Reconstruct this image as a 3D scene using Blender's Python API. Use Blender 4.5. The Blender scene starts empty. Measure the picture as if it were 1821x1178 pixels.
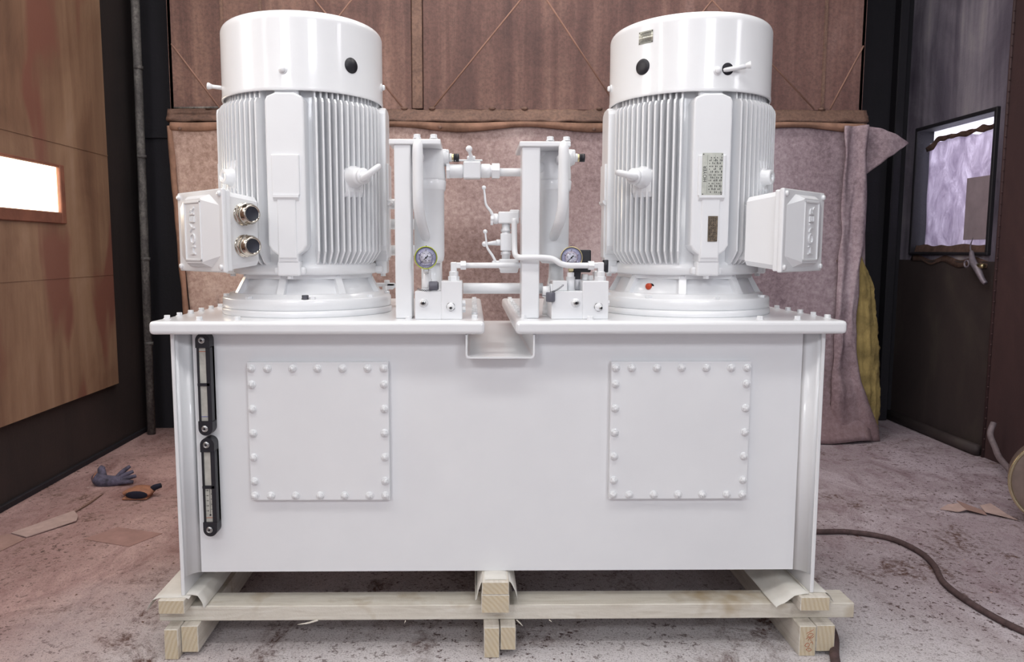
import bpy, bmesh, math, random
from mathutils import Matrix, Vector, noise
PI = math.pi
random.seed(7)
scene = bpy.context.scene
COL = scene.collection
FL = -0.046          # floor level
PZ = 0.967           # top face of the two mounting plates

# ------------------------------------------------------------------ camera
cam = bpy.data.cameras.new('camera')
cam.sensor_width = 36.0
cam.lens = 1330.0 / 1821.0 * 36.0
cam.shift_x = 0.0305
cam.shift_y = -0.0033
cam.clip_start = 0.05
camo = bpy.data.objects.new('camera', cam)
camo.location = (0, 0, 1.167)
camo.rotation_euler = (PI / 2 - math.atan(.1037), 0, -math.atan(14 / 1330))
COL.objects.link(camo)
scene.camera = camo

# ------------------------------------------------------------------ world + exposure
w = bpy.data.worlds.new('world'); scene.world = w
w.use_nodes = True
bg = w.node_tree.nodes['Background']
bg.inputs[0].default_value = (.80, .84, 1.0, 1)
bg.inputs[1].default_value = .30
scene.view_settings.view_transform = 'Standard'
scene.view_settings.look = 'None'
scene.view_settings.exposure = 0.10
scene.view_settings.gamma = 1.0
scene.view_settings.use_curve_mapping = False

# ------------------------------------------------------------------ booth lamps (area lights; fixtures follow below) and one added front fill
def area(name, loc, target, sx, sy, power, color):
    l = bpy.data.lights.new(name, 'AREA'); l.shape = 'RECTANGLE'
    l.size = sx; l.size_y = sy; l.energy = power; l.color = color
    o = bpy.data.objects.new(name, l); COL.objects.link(o)
    o.location = loc
    o.rotation_euler = (Vector(target) - Vector(loc)).to_track_quat('-Z', 'Y').to_euler()
    return o
CEIL = 3.9
area('ceiling_light_front', (-.2, .4, CEIL - .06), (-.2, .4, 0), 3.4, .5, 22, (1, .99, .98))
area('ceiling_light_middle', (.2, 2.0, CEIL - .06), (.2, 2.0, 0), 3.0, .5, 16, (1, .97, .95))
area('ceiling_light_rear', (.1, 3.7, CEIL - .06), (.1, 3.7, 0), 3.4, .4, 33, (1, .93, .88))
area('wall_light_left', (-2.15, .45, 2.75), (3, .45, 2.5), .32, .6, 6, (1, .97, .92))
area('wall_light_left_rear', (-2.15, 1.75, 2.45), (3, 1.75, 2.2), .5, 1.1, 14, (1, .95, .9))
area('wall_light_right', (2.99, .65, 2.5), (-3, .65, 2.2), .4, 1.0, 9, (.93, .94, 1))
area('lamp_window_light', (-2.12, 3.55, 1.48), (0, 3.55, 1.3), .7, .22, 5, (1, .82, .62))
area('front_fill', (.2, -2.9, 1.7), (.2, 3, 1.0), 4.6, 2.2, 28, (.95, .96, 1))  # added soft fill from behind the camera; no gate is modelled
area('gate_lamp_left', (-1.5, -2.3, 3.3), (.1, 2.4, .9), 1.0, .6, 39, (.98, .985, 1))
area('gate_lamp_right', (1.7, -2.3, 3.3), (.1, 2.4, .9), 1.0, .6, 39, (.93, .955, 1))

area('window_daylight', (3.9, 4.7, 1.8), (3.0, 4.75, 1.5), 1.4, 1.4, 26, (.95, .92, 1))

# ------------------------------------------------------------------ materials
class NT:
    def __init__(s, name):
        s.m = bpy.data.materials.new(name); s.m.use_nodes = True
        s.t = s.m.node_tree; s.b = s.t.nodes['Principled BSDF']; s.n = s.t.nodes; s.l = s.t.links
        s.geo = s.n.new('ShaderNodeNewGeometry')
    def map(s, scale=(1, 1, 1), loc=(0, 0, 0)):
        mp = s.n.new('ShaderNodeMapping'); mp.inputs['Scale'].default_value = scale; mp.inputs['Location'].default_value = loc
        s.l.new(s.geo.outputs['Position'], mp.inputs['Vector']); return mp.outputs['Vector']
    def noise(s, vec, scale, detail=6, rough=.6, dist=0):
        k = s.n.new('ShaderNodeTexNoise'); k.inputs['Scale'].default_value = scale
        k.inputs['Detail'].default_value = detail; k.inputs['Roughness'].default_value = rough
        k.inputs['Distortion'].default_value = dist
        s.l.new(vec, k.inputs['Vector']); return k.outputs['Fac']
    def ramp(s, fac, stops, interp='LINEAR'):
        r = s.n.new('ShaderNodeValToRGB'); e = r.color_ramp.elements; r.color_ramp.interpolation = interp
        while len(e) > 1: e.remove(e[-1])
        e[0].position = stops[0][0]; e[0].color = c4(stops[0][1])
        for p, c in stops[1:]:
            k = e.new(p); k.color = c4(c)
        s.l.new(fac, r.inputs['Fac']); return r.outputs['Color']
    def mix(s, fac, a, b, mode='MIX'):
        x = s.n.new('ShaderNodeMix'); x.data_type = 'RGBA'; x.blend_type = mode
        for sock, v in ((0, fac), (6, a), (7, b)):
            if hasattr(v, 'is_linked') or hasattr(v, 'links'): s.l.new(v, x.inputs[sock])
            elif sock == 0: x.inputs[0].default_value = v
            else: x.inputs[sock].default_value = c4(v)
        return x.outputs[2]
    def math(s, op, a, b=0.0):
        x = s.n.new('ShaderNodeMath'); x.operation = op; x.use_clamp = False
        for i, v in enumerate((a, b)):
            if hasattr(v, 'links'): s.l.new(v, x.inputs[i])
            else: x.inputs[i].default_value = v
        return x.outputs[0]
    def sep(s):
        x = s.n.new('ShaderNodeSeparateXYZ'); s.l.new(s.geo.outputs['Position'], x.inputs[0]); return x.outputs
    def bump(s, h, strength, dist=.01):
        b = s.n.new('ShaderNodeBump'); b.inputs['Strength'].default_value = strength; b.inputs['Distance'].default_value = dist
        s.l.new(h, b.inputs['Height']); s.l.new(b.outputs['Normal'], s.b.inputs['Normal'])
    def set(s, **k):
        for n, v in k.items():
            i = s.b.inputs[n.replace('_', ' ')]
            if hasattr(v, 'links'): s.l.new(v, i)
            elif isinstance(v, (tuple, list)): i.default_value = c4(v)
            else: i.default_value = v
        return s

def lin(c): return tuple(((x / 255.0) / 12.92 if x / 255.0 <= .04045 else ((x / 255.0 + .055) / 1.055) ** 2.4) for x in c)
def c4(c):
    c = tuple(c)
    if len(c) == 3 and max(c) > 1.0: c = lin(c)
    return tuple(c[:3]) + (1.0,)

def simple(name, col, rough=.5, metal=0.0, var=.06, nscale=30, bump=0.0, bscale=60, coat=0.0):
    t = NT(name)
    v = t.map()
    base = c4(col)[:3]
    lo = tuple(x * (1 - var) for x in base); hi = tuple(min(1, x * (1 + var)) for x in base)
    t.set(Base_Color=t.ramp(t.noise(v, nscale, 4), [(.3, lo), (.7, hi)]), Roughness=rough, Metallic=metal)
    if coat: t.set(Coat_Weight=coat, Coat_Roughness=.06)
    if bump: t.bump(t.noise(v, bscale, 3), bump, .004)
    return t.m

M = {}
def white_paint():
    t = NT('white_paint'); v = t.map()
    t.set(Base_Color=t.ramp(t.noise(v, 5, 3), [(.3, (.80, .812, .835)), (.7, (.83, .842, .862))]), Roughness=.34, Coat_Weight=.45, Coat_Roughness=.08)
    t.bump(t.noise(v, 9, 2, .4), .05, .02)
    return t.m
M['white'] = white_paint()
M['black'] = simple('black_plastic', (.012, .012, .018), .45, 0, .2)
M['rubber'] = simple('black_rubber', (.02, .022, .035), .6, 0, .2)
M['hole'] = simple('dark_hole', (.008, .008, .014), .8, 0, .1)
M['nickel'] = simple('nickel_plate', (.62, .57, .50), .16, 1, .08)
M['steel'] = simple('steel', (.5, .5, .5), .3, 1, .15)
M['darksteel'] = simple('dark_steel', (.13, .13, .15), .4, .9, .2)
M['brass'] = simple('brass', (.62, .53, .30), .3, 1, .1)
M['lime'] = simple('yellow_green_rim', (.42, .5, .04), .35, .3, .15)
M['capgrey'] = simple('grey_plastic_cap', (.12, .12, .15), .45, 0, .1)
M['red'] = simple('red_plastic', (.5, .06, .02), .4, 0, .1)
M['dial'] = simple('dial_face', (.46, .46, .66), .5, 0, .03)
M['dialin'] = simple('dial_inner_face', (.66, .66, .78), .5, 0, .03)
M['ink'] = simple('black_ink', (.015, .015, .02), .6, 0, .1)
M['inkred'] = simple('red_ink', (.45, .12, .05), .6, 0, .1)
M['inkblue'] = simple('blue_ink', (.05, .06, .35), .6, 0, .1)
M['alu'] = simple('name_plate_metal', (.50, .50, .44), .35, .75, .12, 60)
M['darkplate'] = simple('dark_plate_metal', (.16, .125, .09), .4, .7, .5, 150)
M['sight'] = simple('sight_tube', (.50, .49, .45), .18, 0, .2, 25)
M['valvegrey'] = simple('grey_solenoid_base', (.55, .56, .6), .4, .2, .05)
def glass():
    t = NT('clear_glass'); n, l = t.n, t.l
    tr = n.new('ShaderNodeBsdfTransparent'); gl = n.new('ShaderNodeBsdfGlossy'); gl.inputs['Roughness'].default_value = .05
    mx = n.new('ShaderNodeMixShader'); mx.inputs[0].default_value = .035; l.new(tr.outputs[0], mx.inputs[1]); l.new(gl.outputs[0], mx.inputs[2])
    l.new(mx.outputs[0], n['Material Output'].inputs['Surface'])
    return t.m
M['glass'] = glass()

def wood(name, a, b, c, axis=1):
    t = NT(name)
    sc = [9, 9, 9]; sc[axis] = .8
    v = t.map(tuple(sc))
    n1 = t.noise(v, 5, 8, .65, 1.2)
    v2 = t.map((1, 1, 1))
    n2 = t.noise(v2, 7, 3)
    n3 = t.noise(t.map((60, 60, 60)), 3, 2)
    col = t.ramp(n1, [(.25, a), (.55, b), (.8, c)])
    col = t.mix(t.ramp(n2, [(.55, (0, 0, 0)), (.75, (1, 1, 1))]), col, (176, 158, 130))
    t.set(Base_Color=col, Roughness=.75); t.bump(t.math('ADD', n1, n3), .35, .004)
    return t.m
M['timber_y'] = wood('spruce_lengthwise', (.54, .50, .43), (.70, .66, .59), (.78, .75, .69), 1)
M['timber_x'] = wood('spruce_crosswise', (.54, .49, .41), (.70, .66, .58), (.80, .78, .72), 0)
def endgrain():
    t = NT('sawn_end_grain')
    wv = t.n.new('ShaderNodeTexWave'); wv.wave_type = 'RINGS'; wv.rings_direction = 'Y'
    wv.inputs['Scale'].default_value = 26; wv.inputs['Distortion'].default_value = 3; wv.inputs['Detail'].default_value = 3
    t.l.new(t.map((1, .2, 1), (.3, 0, .2)), wv.inputs['Vector'])
    n = t.noise(t.map((1, 1, 1)), 30, 4)
    col = t.ramp(wv.outputs['Fac'], [(.1, (.57, .47, .32)), (.6, (.62, .53, .38)), (1, (.64, .56, .42))])
    col = t.mix(t.ramp(n, [(.45, (0, 0, 0)), (.7, (.7, .7, .7))]), col, (.58, .50, .38))
    t.set(Base_Color=col, Roughness=.85); t.bump(t.noise(t.map(), 250, 2), .4, .003)
    return t.m
M['endgrain'] = endgrain()
M['paper'] = simple('white_paper', (.74, .72, .67), .8, 0, .08, 12, .1, 90)

def floor_mat():
    t = NT('dusty_concrete')
    v = t.map((1, 1, 1)); vs = t.map((1, .55, 1))
    big = t.noise(vs, 1.1, 5, .6, .6)
    mid = t.noise(vs, 4.5, 9, .75, .8)
    fine = t.noise(v, 48, 6, .75)
    grit = t.noise(v, 190, 3, .7)
    x, y, z = t.sep()
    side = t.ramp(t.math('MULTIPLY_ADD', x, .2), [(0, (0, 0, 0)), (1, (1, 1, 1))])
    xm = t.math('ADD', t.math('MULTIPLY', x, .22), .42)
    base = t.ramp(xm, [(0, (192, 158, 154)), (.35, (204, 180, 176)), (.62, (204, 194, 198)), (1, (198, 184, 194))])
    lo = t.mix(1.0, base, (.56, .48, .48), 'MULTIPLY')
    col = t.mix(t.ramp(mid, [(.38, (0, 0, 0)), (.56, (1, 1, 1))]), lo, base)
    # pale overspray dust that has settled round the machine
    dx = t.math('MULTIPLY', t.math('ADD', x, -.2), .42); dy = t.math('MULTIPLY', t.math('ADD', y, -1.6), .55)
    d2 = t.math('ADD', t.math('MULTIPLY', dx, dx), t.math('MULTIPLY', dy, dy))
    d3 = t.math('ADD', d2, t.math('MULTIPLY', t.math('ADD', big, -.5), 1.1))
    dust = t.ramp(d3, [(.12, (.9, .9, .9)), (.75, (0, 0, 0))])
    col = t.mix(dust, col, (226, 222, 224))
    # rusty brown stains and crumbs
    st = t.math('MULTIPLY', t.ramp(mid, [(.47, (0, 0, 0)), (.58, (1, 1, 1))]), t.ramp(t.noise(v, 1.7, 4, .6, .8), [(.44, (0, 0, 0)), (.58, (1, 1, 1))]))
    st2 = t.math('MULTIPLY', st, t.ramp(fine, [(.40, (.25, .25, .25)), (.56, (1, 1, 1))]))
    col = t.mix(st2, col, (96, 66, 56))
    crumbs = t.ramp(t.noise(v, 55, 4, .6), [(.59, (0, 0, 0)), (.64, (1, 1, 1))])
    col = t.mix(t.math('MULTIPLY', crumbs, t.ramp(big, [(.36, (.15, .15, .15)), (.56, (1, 1, 1))])), col, (86, 64, 60))
    col = t.mix(t.ramp(grit, [(.36, (.6, .6, .6)), (.47, (0, 0, 0))]), col, (104, 88, 88))
    t.set(Base_Color=col, Roughness=.92)
    t.bump(t.math('ADD', t.math('MULTIPLY', mid, 1.2), t.math('ADD', fine, t.math('MULTIPLY', grit, .3))), .75, .012)
    return t.m
M['floor'] = floor_mat()

def streak(name, stops, red=None, redpos=(.55, .62), sx=5, sz=.45, rough=.7, seed=0, bump=.25, speck=.0, light_drift=0):
    t = NT(name)
    v = t.map((sx, sx, sz), (seed, seed * 2, seed)); v1 = t.map((1, 1, .7), (seed, 0, seed))
    n1 = t.noise(v, 1.0, 7, .6, .4); n2 = t.noise(v1, 1.5, 5, .6, 1.0); n3 = t.noise(t.map(), 60, 4, .7)
    f = t.math('ADD', t.math('MULTIPLY', n1, .62), t.math('MULTIPLY', n2, .38))
    col = t.ramp(f, stops)
    if red:
        col = t.mix(t.ramp(t.noise(t.map((2.2, 2.2, .8), (seed + 3, 1, 2)), 1.3, 3, .5, .4), [(redpos[0], (0, 0, 0)), (redpos[1], (1, 1, 1))]), col, red)
    if light_drift: col = t.mix(t.math('MULTIPLY', t.ramp(t.math('ADD', t.math('MULTIPLY', t.sep()[0], .2), .3), [(0, (0, 0, 0)), (1, (1, 1, 1))]), .6), col, (.70, .62, .82), 'MULTIPLY')  # violet tint growing to the right paints warm-to-cool light into the steel
    if speck: col = t.mix(t.ramp(n3, [(.35, (speck, speck, speck)), (.6, (0, 0, 0))]), col, (.02, .018, .02))
    t.set(Base_Color=col, Roughness=rough); t.bump(t.math('ADD', n3, n1), bump, .006)
    return t.m
M['hood'] = streak('brown_sheet_steel', [(.34, (84, 60, 56)), (.46, (112, 82, 74)), (.56, (136, 104, 92)), (.66, (156, 126, 116))], None, sx=7, sz=.35, seed=4, speck=.35, light_drift=1)
M['hoodedge'] = streak('brown_dusty_steel', [(.3, (88, 64, 55)), (.6, (134, 104, 90))], None, sx=3, sz=3, seed=2, bump=.5, speck=.4)
M['ridge'] = simple('pale_dust_on_crease', (146, 112, 98), .9, 0, .12, 12)
M['ply'] = streak('stained_plywood', [(.34, (84, 62, 52)), (.46, (122, 94, 76)), (.56, (144, 116, 94)), (.66, (160, 134, 114))], (122, 82, 70), (.54, .62), sx=4, sz=.35, seed=1, rough=.32, bump=.08)
M['wall_l'] = streak('dark_brown_wall', [(.3, (30, 26, 27)), (.55, (48, 38, 37)), (.75, (66, 54, 50))], None, seed=6, sx=3, sz=.6)
M['wall_r'] = streak('dark_grey_violet_wall', [(.34, (58, 52, 66)), (.46, (98, 92, 106)), (.56, (136, 130, 142)), (.66, (166, 160, 162))], None, seed=9, sx=5, sz=.4, bump=.6)
M['wall_rl'] = streak('dark_brown_grey_wall', [(.30, (40, 33, 35)), (.55, (58, 48, 48)), (.75, (82, 76, 66))], None, seed=12, sx=2, sz=1)
M['wall_rn'] = streak('dark_red_brown_panel', [(.30, (46, 33, 35)), (.55, (66, 46, 47)), (.75, (84, 60, 58))], None, seed=15, sx=3, sz=1)
M['wall_b'] = streak('near_black_wall', [(.3, (14, 13, 20)), (.6, (26, 23, 32)), (.8, (40, 34, 38))], None, seed=18)
M['pipe'] = streak('dusty_grey_pipe', [(.3, (60, 56, 58)), (.5, (104, 100, 98)), (.7, (150, 146, 140))], None, seed=3, sx=20, sz=6, speck=.6)
M['lampframe'] = streak('rusty_lamp_frame', [(.3, (92, 56, 46)), (.6, (134, 86, 68))], None, seed=5, sx=8, sz=8)
M['cable'] = simple('dusty_brown_cable', (82, 64, 64), .8, 0, .35, 40, .5, 120)
M['ghose'] = simple('grey_hose', (120, 108, 112), .6, 0, .25, 30)
M['alum_y'] = simple('insulation_wool', (146, 128, 80), .95, 0, .4, 9, 1.0, 60)
M['card'] = simple('dusty_cardboard', (158, 128, 120), .9, 0, .18, 14, .3, 50)
M['patch'] = simple('dusty_brown_pink_sheet', (150, 118, 112), .9, 0, .15, 14)
M['card_pale'] = simple('pale_dusty_paper', (178, 154, 148), .9, 0, .15, 14, .3, 50)
M['felt_grey'] = simple('blue_grey_cloth', (84, 80, 98), .9, 0, .6, 30, .6, 120)
M['felt_tan'] = simple('tan_leather', (150, 104, 82), .8, 0, .3, 25, .5, 120)
M['darkcloth'] = simple('dark_navy_cloth', (22, 22, 40), .9, 0, .3)
M['drum'] = simple('tan_grey_metal', (134, 118, 110), .45, .35, .15, 12)
M['drumrim'] = simple('pale_brass_rim', (.62, .55, .36), .25, .9, .2, 8)
M['gun'] = simple('grey_cast_tool', (126, 118, 128), .5, .4, .2, 30)
def curtain_mat():
    t = NT('dusty_felt')
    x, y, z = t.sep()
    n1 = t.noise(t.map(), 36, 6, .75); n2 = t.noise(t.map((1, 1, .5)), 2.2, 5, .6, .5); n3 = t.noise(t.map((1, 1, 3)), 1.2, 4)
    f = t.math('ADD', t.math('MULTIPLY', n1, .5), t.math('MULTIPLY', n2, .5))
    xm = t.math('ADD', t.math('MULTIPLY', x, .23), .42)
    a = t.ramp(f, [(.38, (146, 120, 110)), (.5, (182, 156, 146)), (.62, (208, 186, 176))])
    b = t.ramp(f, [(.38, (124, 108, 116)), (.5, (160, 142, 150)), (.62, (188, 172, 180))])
    col = t.mix(t.ramp(xm, [(.15, (0, 0, 0)), (.85, (1, 1, 1))]), a, b)  # cooler light on the right painted in by blending warm and violet felt
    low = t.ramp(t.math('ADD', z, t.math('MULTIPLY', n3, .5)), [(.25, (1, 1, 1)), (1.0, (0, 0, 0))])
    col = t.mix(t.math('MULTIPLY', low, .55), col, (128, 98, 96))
    rim = t.ramp(t.math('ADD', z, t.math('MULTIPLY', n2, .12)), [(0, (0, 0, 0)), (.5, (0, 0, 0))])
    t.set(Base_Color=col, Roughness=.97); t.bump(t.math('ADD', n1, n2), .6, .01)
    return t.m
M['curtain'] = curtain_mat()
M['curtain_edge'] = simple('rusty_felt_edge', (136, 104, 88), .95, 0, .45, 7, .6, 40)
def window_film():
    t = NT('dusty_film'); n, l = t.n, t.l
    f = t.noise(t.map((2, 2, 1.1)), 4.5, 8, .7, 1.2); z = t.sep()[2]
    col = t.ramp(f, [(.32, (178, 170, 182)), (.5, (204, 198, 206)), (.66, (230, 226, 232))])
    dirt = t.ramp(t.math('ADD', z, t.math('MULTIPLY', f, .25)), [(0, (1, 1, 1)), (1, (1, 1, 1))])
    tl = n.new('ShaderNodeBsdfTranslucent'); df = n.new('ShaderNodeBsdfDiffuse')
    l.new(col, tl.inputs[0]); l.new(col, df.inputs[0])
    mx = n.new('ShaderNodeMixShader'); mx.inputs[0].default_value = .25
    l.new(tl.outputs[0], mx.inputs[1]); l.new(df.outputs[0], mx.inputs[2]); l.new(mx.outputs[0], n['Material Output'].inputs['Surface'])
    return t.m
M['film'] = window_film()
def frost():
    t = NT('frosted_pane'); n, l = t.n, t.l
    tl = n.new('ShaderNodeBsdfTranslucent'); tl.inputs[0].default_value = (.93, .92, .98, 1)
    l.new(tl.outputs[0], n['Material Output'].inputs['Surface']); return t.m
M['frost'] = frost()
M['filmdark'] = simple('brown_grey_film_patch', (150, 136, 144), .8, 0, .15, 8)
M['tape'] = simple('brown_peeling_tape', (86, 64, 56), .9, 0, .4, 20, .6, 60)
def emit(name, col, s):
    t = NT(name); t.set(Base_Color=(.8, .8, .8), Emission_Color=col, Emission_Strength=s); return t.m
M['lampglow'] = emit('lit_lamp_window', (1, .88, .66), 5.0)
M['lampcool'] = emit('lit_diffuser', (1, .98, .95), 3.0)

# ------------------------------------------------------------------ mesh builder
class MB:
    def __init__(s, T=None): s.bm = bmesh.new(); s.T = T or Matrix.Identity(4); s.mi = 0
    def _add(s, verts, faces, smooth=False):
        vs = [s.bm.verts.new(s.T @ Vector(v)) for v in verts]
        for f in faces:
            try:
                fc = s.bm.faces.new([vs[i] for i in f]); fc.smooth = smooth; fc.material_index = s.mi
            except ValueError: pass
        return vs
    def box(s, x0, x1, y0, y1, z0, z1, bev=0, seg=2):
        v = [(x, y, z) for x in (x0, x1) for y in (y0, y1) for z in (z0, z1)]
        f = [(0, 1, 3, 2), (4, 6, 7, 5), (0, 4, 5, 1), (2, 3, 7, 6), (0, 2, 6, 4), (1, 5, 7, 3)]
        if not bev: s._add(v, f); return s
        b = bmesh.new(); vs = [b.verts.new(p) for p in v]
        for q in f: b.faces.new([vs[i] for i in q])
        bmesh.ops.bevel(b, geom=list(b.edges), offset=bev, segments=seg, profile=.5, affect='EDGES')
        s.merge(b); return s
    def merge(s, b, smooth=False):
        b.verts.ensure_lookup_table(); b.verts.index_update()
        vs = [tuple(v.co) for v in b.verts]
        s._add(vs, [[v.index for v in f.verts] for f in b.faces], smooth); b.free()
    def lathe(s, prof, c=(0, 0, 0), axis='z', seg=48, smooth=True, a0=0, a1=2 * PI, hexa=False):
        """prof: list of (r, h). r=0 closes on the axis."""
        full = abs(a1 - a0 - 2 * PI) < 1e-6
        nn = seg if full else seg + 1
        rings = []; verts = []
        for r, h in prof:
            if r < 1e-7: rings.append([len(verts)]); verts.append(s._ax(0, 0, h, c, axis)); continue
            ring = []
            for i in range(nn):
                a = a0 + (a1 - a0) * i / seg
                ring.append(len(verts)); verts.append(s._ax(r * math.cos(a), r * math.sin(a), h, c, axis))
            rings.append(ring)
        faces = []
        for A, B in zip(rings, rings[1:]):
            for i in range(seg):
                j = (i + 1) % nn
                if len(A) == 1 and len(B) == 1: continue
                if len(A) == 1: faces.append((A[0], B[j], B[i]))
                elif len(B) == 1: faces.append((A[i], A[j], B[0]))
                else: faces.append((A[i], A[j], B[j], B[i]))
        s._add(verts, faces, smooth); return s
    def _ax(s, a, b, h, c, axis):
        if axis == 'z': return (c[0] + a, c[1] + b, c[2] + h)
        if axis == 'y': return (c[0] + a, c[1] + h, c[2] - b)
        if axis == '-y': return (c[0] + a, c[1] - h, c[2] + b)
        if axis == 'x': return (c[0] + h, c[1] + a, c[2] + b)
        if axis == '-x': return (c[0] - h, c[1] - a, c[2] + b)
    def cyl(s, c, r, h, axis='z', seg=24, bev=0, r2=None, smooth=True):
        r2 = r if r2 is None else r2
        p = [(0, 0), (r - bev, 0)] + ([(r, bev)] if bev else []) + ([(r2, h - bev)] if bev else []) + [(r2 - bev, h), (0, h)]
        if not bev: p = [(0, 0), (r, 0), (r2, h), (0, h)]
        return s.lathe(p, c, axis, seg, smooth)
    def hexa(s, c, r, h, axis='z', bev=.0):
        return s.lathe([(0, 0), (r, 0), (r, h - bev), (r - bev, h), (0, h)] if bev else [(0, 0), (r, 0), (r, h), (0, h)], c, axis, 6, False)
    def tube(s, pts, r, seg=12, cap=True, smooth=True, res=6):
        P = [Vector(p) for p in pts]
        R = r if isinstance(r, (list, tuple)) else [r] * len(P)
        if len(P) > 2 and res > 1:      # Catmull-Rom
            Q, RR = [], []
            for i in range(len(P) - 1):
                p0 = P[max(i - 1, 0)]; p1 = P[i]; p2 = P[i + 1]; p3 = P[min(i + 2, len(P) - 1)]
                for k in range(res):
                    t = k / res
                    Q.append(.5 * ((2 * p1) + (p2 - p0) * t + (2 * p0 - 5 * p1 + 4 * p2 - p3) * t * t + (3 * p1 - p0 - 3 * p2 + p3) * t ** 3))
                    RR.append(R[i] + (R[i + 1] - R[i]) * t)
            Q.append(P[-1]); RR.append(R[-1]); P, R = Q, RR
        verts, faces = [], []
        up = None
        for i, p in enumerate(P):
            d = (P[min(i + 1, len(P) - 1)] - P[max(i - 1, 0)]).normalized()
            if up is None:
                up = Vector((0, 0, 1)) if abs(d.z) < .9 else Vector((1, 0, 0))
            a = d.cross(up).normalized(); up = a.cross(d).normalized()
            for k in range(seg):
                t = 2 * PI * k / seg
                verts.append(tuple(p + (a * math.cos(t) + up * math.sin(t)) * R[i]))
        for i in range(len(P) - 1):
            for k in range(seg):
                k2 = (k + 1) % seg
                faces.append((i * seg + k, i * seg + k2, (i + 1) * seg + k2, (i + 1) * seg + k))
        if cap:
            faces.append(tuple(range(seg))[::-1]); faces.append(tuple((len(P) - 1) * seg + k for k in range(seg)))
        s._add(verts, faces, smooth); return s
    def prism(s, poly, h0, h1, axis='z', smooth=False):
        """poly in the plane normal to axis: z->(x,y), y->(x,z), x->(y,z)"""
        def P(a, b, h): return {'z': (a, b, h), 'y': (a, h, b), 'x': (h, a, b)}[axis]
        n = len(poly)
        v = [P(a, b, h0) for a, b in poly] + [P(a, b, h1) for a, b in poly]
        s._add(v, [tuple(range(n)), tuple(range(n, 2 * n))[::-1]] + [(i, (i + 1) % n, n + (i + 1) % n, n + i) for i in range(n)], smooth); return s
    def sphere(s, c, r, sc=(1, 1, 1), seg=16):
        n = seg // 2
        prof = [(r * math.sin(PI * i / n), -r * math.cos(PI * i / n)) for i in range(n + 1)]
        prof[0] = (0, -r); prof[-1] = (0, r)
        T = s.T; s.T = T @ Matrix.Translation(c) @ Matrix.Diagonal((*sc, 1)); s.lathe(prof, (0, 0, 0), 'z', seg); s.T = T; return s
    def torus(s, c, R, r, ax1, ax2, seg=32, sub=12, sc2=1.0):
        ax1 = Vector(ax1).normalized(); ax2 = Vector(ax2).normalized(); nrm = ax1.cross(ax2)
        v, f = [], []
        for i in range(seg):
            a = 2 * PI * i / seg; d = ax1 * math.cos(a) + ax2 * math.sin(a) * sc2
            for k in range(sub):
                b = 2 * PI * k / sub
                v.append(tuple(Vector(c) + d * (R + r * math.cos(b)) + nrm * r * math.sin(b)))
        for i in range(seg):
            for k in range(sub):
                i2 = (i + 1) % seg; k2 = (k + 1) % sub
                f.append((i * sub + k, i2 * sub + k, i2 * sub + k2, i * sub + k2))
        s._add(v, f, True); return s
    def sheet(s, fn, nu, nv, th, smooth=True):
        """two-sided sheet with thickness, fn(u,v)->(x,y,z) ; th is a vector offset"""
        th = Vector(th); v = []
        for side in (0, 1):
            for i in range(nu + 1):
                for j in range(nv + 1): v.append(tuple(Vector(fn(i / nu, j / nv)) + th * side))
        W = nv + 1; N = (nu + 1) * W; f = []
        for i in range(nu):
            for j in range(nv):
                a = i * W + j; f.append((a, a + W, a + W + 1, a + 1)); f.append((N + a, N + a + 1, N + a + W + 1, N + a + W))
        for i in range(nu):
            for j in (0, nv):
                a = i * W + j; f.append((a, a + W, N + a + W, N + a))
        for j in range(nv):
            for i in (0, nu):
                a = i * W + j; f.append((a, a + 1, N + a + 1, N + a))
        s._add(v, f, smooth); return s
    def build(s, name, mats, parent=None):
        bmesh.ops.recalc_face_normals(s.bm, faces=list(s.bm.faces))
        off = Vector((0, 0, 0)); p = parent
        while p: off += p.location; p = p.parent
        if off.length: bmesh.ops.translate(s.bm, verts=list(s.bm.verts), vec=-off)
        me = bpy.data.meshes.new(name); s.bm.to_mesh(me); s.bm.free()
        for m in (mats if isinstance(mats, (list, tuple)) else [mats]): me.materials.append(m)
        o = bpy.data.objects.new(name, me); COL.objects.link(o); o.parent = parent
        return o

def thing(name, label, cat, loc, group=None):
    o = bpy.data.objects.new(name, None); o.empty_display_size = .05; COL.objects.link(o)
    o.location = loc; o['label'] = label; o['category'] = cat
    if group: o['group'] = group
    return o
def tag(o, label, cat, group=None):
    o['label'] = label; o['category'] = cat
    if group: o['group'] = group
    return o
def struct(o): o['kind'] = 'structure'; return o
def rebase(o):
    """move a single-mesh thing's origin to the base of its geometry"""
    me = o.data; xs = [v.co.copy() for v in me.vertices]
    c = Vector(((min(p.x for p in xs) + max(p.x for p in xs)) / 2, (min(p.y for p in xs) + max(p.y for p in xs)) / 2, min(p.z for p in xs)))
    me.transform(Matrix.Translation(-c)); o.location = c; return o
def stamp(src_mesh, name, pos, parent, rot=None):
    """another copy of one small mesh, placed at a world position under its parent"""
    o = bpy.data.objects.new(name, src_mesh); COL.objects.link(o); o.parent = parent
    off = Vector((0, 0, 0)); p = parent
    while p: off += p.location; p = p.parent
    o.location = Vector(pos) - off
    if rot: o.rotation_euler = rot
    return o
def mesh_only(mb, name, mats):
    o = mb.build(name, mats); me = o.data; bpy.data.objects.remove(o); return me
def RZ(cx, cy, cz, deg): return Matrix.Translation((cx, cy, cz)) @ Matrix.Rotation(math.radians(deg), 4, 'Z')

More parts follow.
